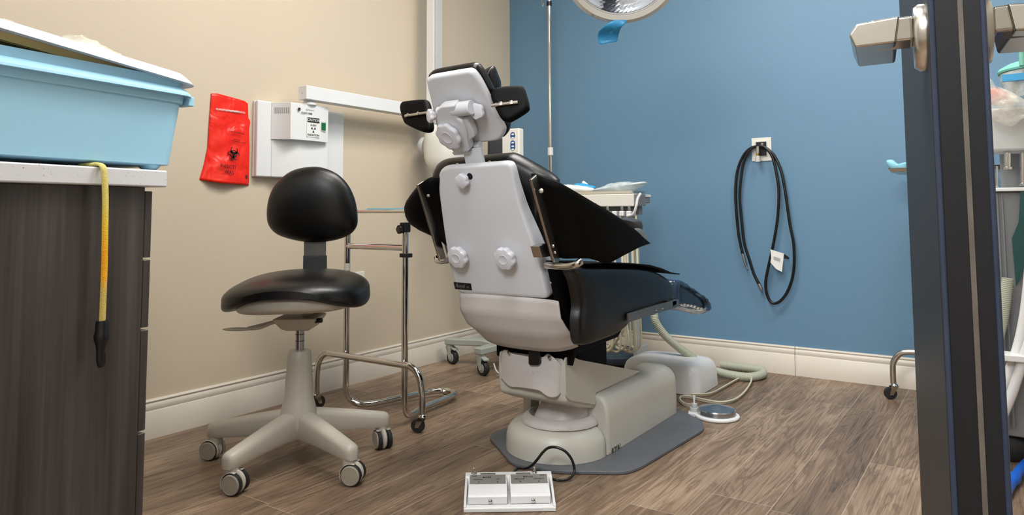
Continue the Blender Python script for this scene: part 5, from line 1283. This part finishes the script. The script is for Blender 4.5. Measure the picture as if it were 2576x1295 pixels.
corr([S9(2535, 700, -.99), S9(2524, 790, -.99), S9(2510, 850, -.99), S9(2490, 900, -.99)], .016, st9, 'ribbed_tube', 14, .006)
bt_ = PZ(2548, 1210, .02)
bt = G().tube(cat([PZ(2530, 1240, .016), PZ(2545, 1212, .016), PZ(2568, 1180, .02), PZ(2588, 1160, .025)], 6), [.014]*7+[.018]*2+[.014]*10, 14).build('blue_tube', 'bluetube'); tag(bt, 'bright blue tube lying on the floor at the right edge', 'tube')
pb9 = [(2478, 200), (2490, 196), (2505, 215), (2530, 225), (2556, 238), (2590, 260), (2600, 285), (2570, 300), (2545, 318), (2515, 312), (2490, 300), (2480, 260)]
g = G().pillow(cat([PY(a, b, syc-.04) for a, b in pb9], 3, True), Y3, .035, 2.5, 2.); tag(g.build('plastic_sack', 'bagclear', ang=180), 'clear plastic sack bundled against the suction cart', 'bag')
g = G().pillow(cat([PY(a, b, syc-.035) for a, b in ((2484, 225), (2510, 222), (2540, 238), (2548, 258), (2520, 266), (2486, 258))], 3, True), Y3, .02, 2.5, 2.); tag(g.build('gauze_bundle', 'pink', ang=180), 'pinkish gauze bundle inside the clear sack', 'gauze')

# ================================================================== LIGHTS
def area(name, loc_, size, power, rot=(0, 0, 0), col=(1, 1, 1), sy=None):
    l = bpy.data.lights.new(name, 'AREA'); l.energy = power; l.color = col; l.size = size
    if sy: l.shape = 'RECTANGLE'; l.size_y = sy
    o = bpy.data.objects.new(name, l); o.location = loc_; o.rotation_euler = rot; COL.objects.link(o); return o
def panel(x, y, sx_, sy_, power, n):
    f = thing('ceiling_light', (x, y, CH-.02), 'flat square ceiling light panel '+n, 'light')
    G().mm((x-sx_/2-.02, y-sy_/2-.02, CH-.03), (x+sx_/2+.02, y+sy_/2+.02, CH-.001)).build('panel_frame', 'whitep', f)
    G().mm((x-sx_/2, y-sy_/2, CH-.034), (x+sx_/2, y+sy_/2, CH-.0305)).build('diffuser', mat('lit_diffuser', (255, 250, 240), .5, emis=(255, 248, 236), estr=2.), f)
    l = area('ceiling_lamp', (x, y, CH-.04), sx_, power, col=(1, .985, .955), sy=sy_); l.parent = None
panel(1.35, -1.75, .6, 1.2, 42, 'over the dental chair')
panel(2.35, -1.0, .6, .6, 22, 'near the blue wall')
panel(1.9, -3.0, .6, .6, 20, 'near the doorway')
area('camera_fill', (2.3, -4.7, 2.35), 1.1, 72, rot=(math.radians(62), 0, math.radians(16)), col=(.93, .96, 1), sy=.6)  # added fill light, unseen behind the camera, brightens the sides facing it
w = bpy.data.worlds.new('World'); S.world = w; w.use_nodes = True
w.node_tree.nodes['Background'].inputs[0].default_value = (.8, .85, 1, 1); w.node_tree.nodes['Background'].inputs[1].default_value = .3

# ================================================================== CAMERA
cd_ = bpy.data.cameras.new('Camera'); co = bpy.data.objects.new('Camera', cd_); COL.objects.link(co)
cd_.sensor_width = 36; cd_.lens = F/2576*36; cd_.shift_x = 0; cd_.shift_y = -(647.5-CY)/2576
cd_.clip_start = .02
Rm = rotm(_R, _U, -_d).to_4x4(); Rm.translation = CAM; co.matrix_world = Rm
S.camera = co
S.view_settings.view_transform = 'Standard'; S.view_settings.look = 'None'; S.view_settings.gamma = 1; S.view_settings.use_curve_mapping = False
S.view_settings.exposure = 0.0
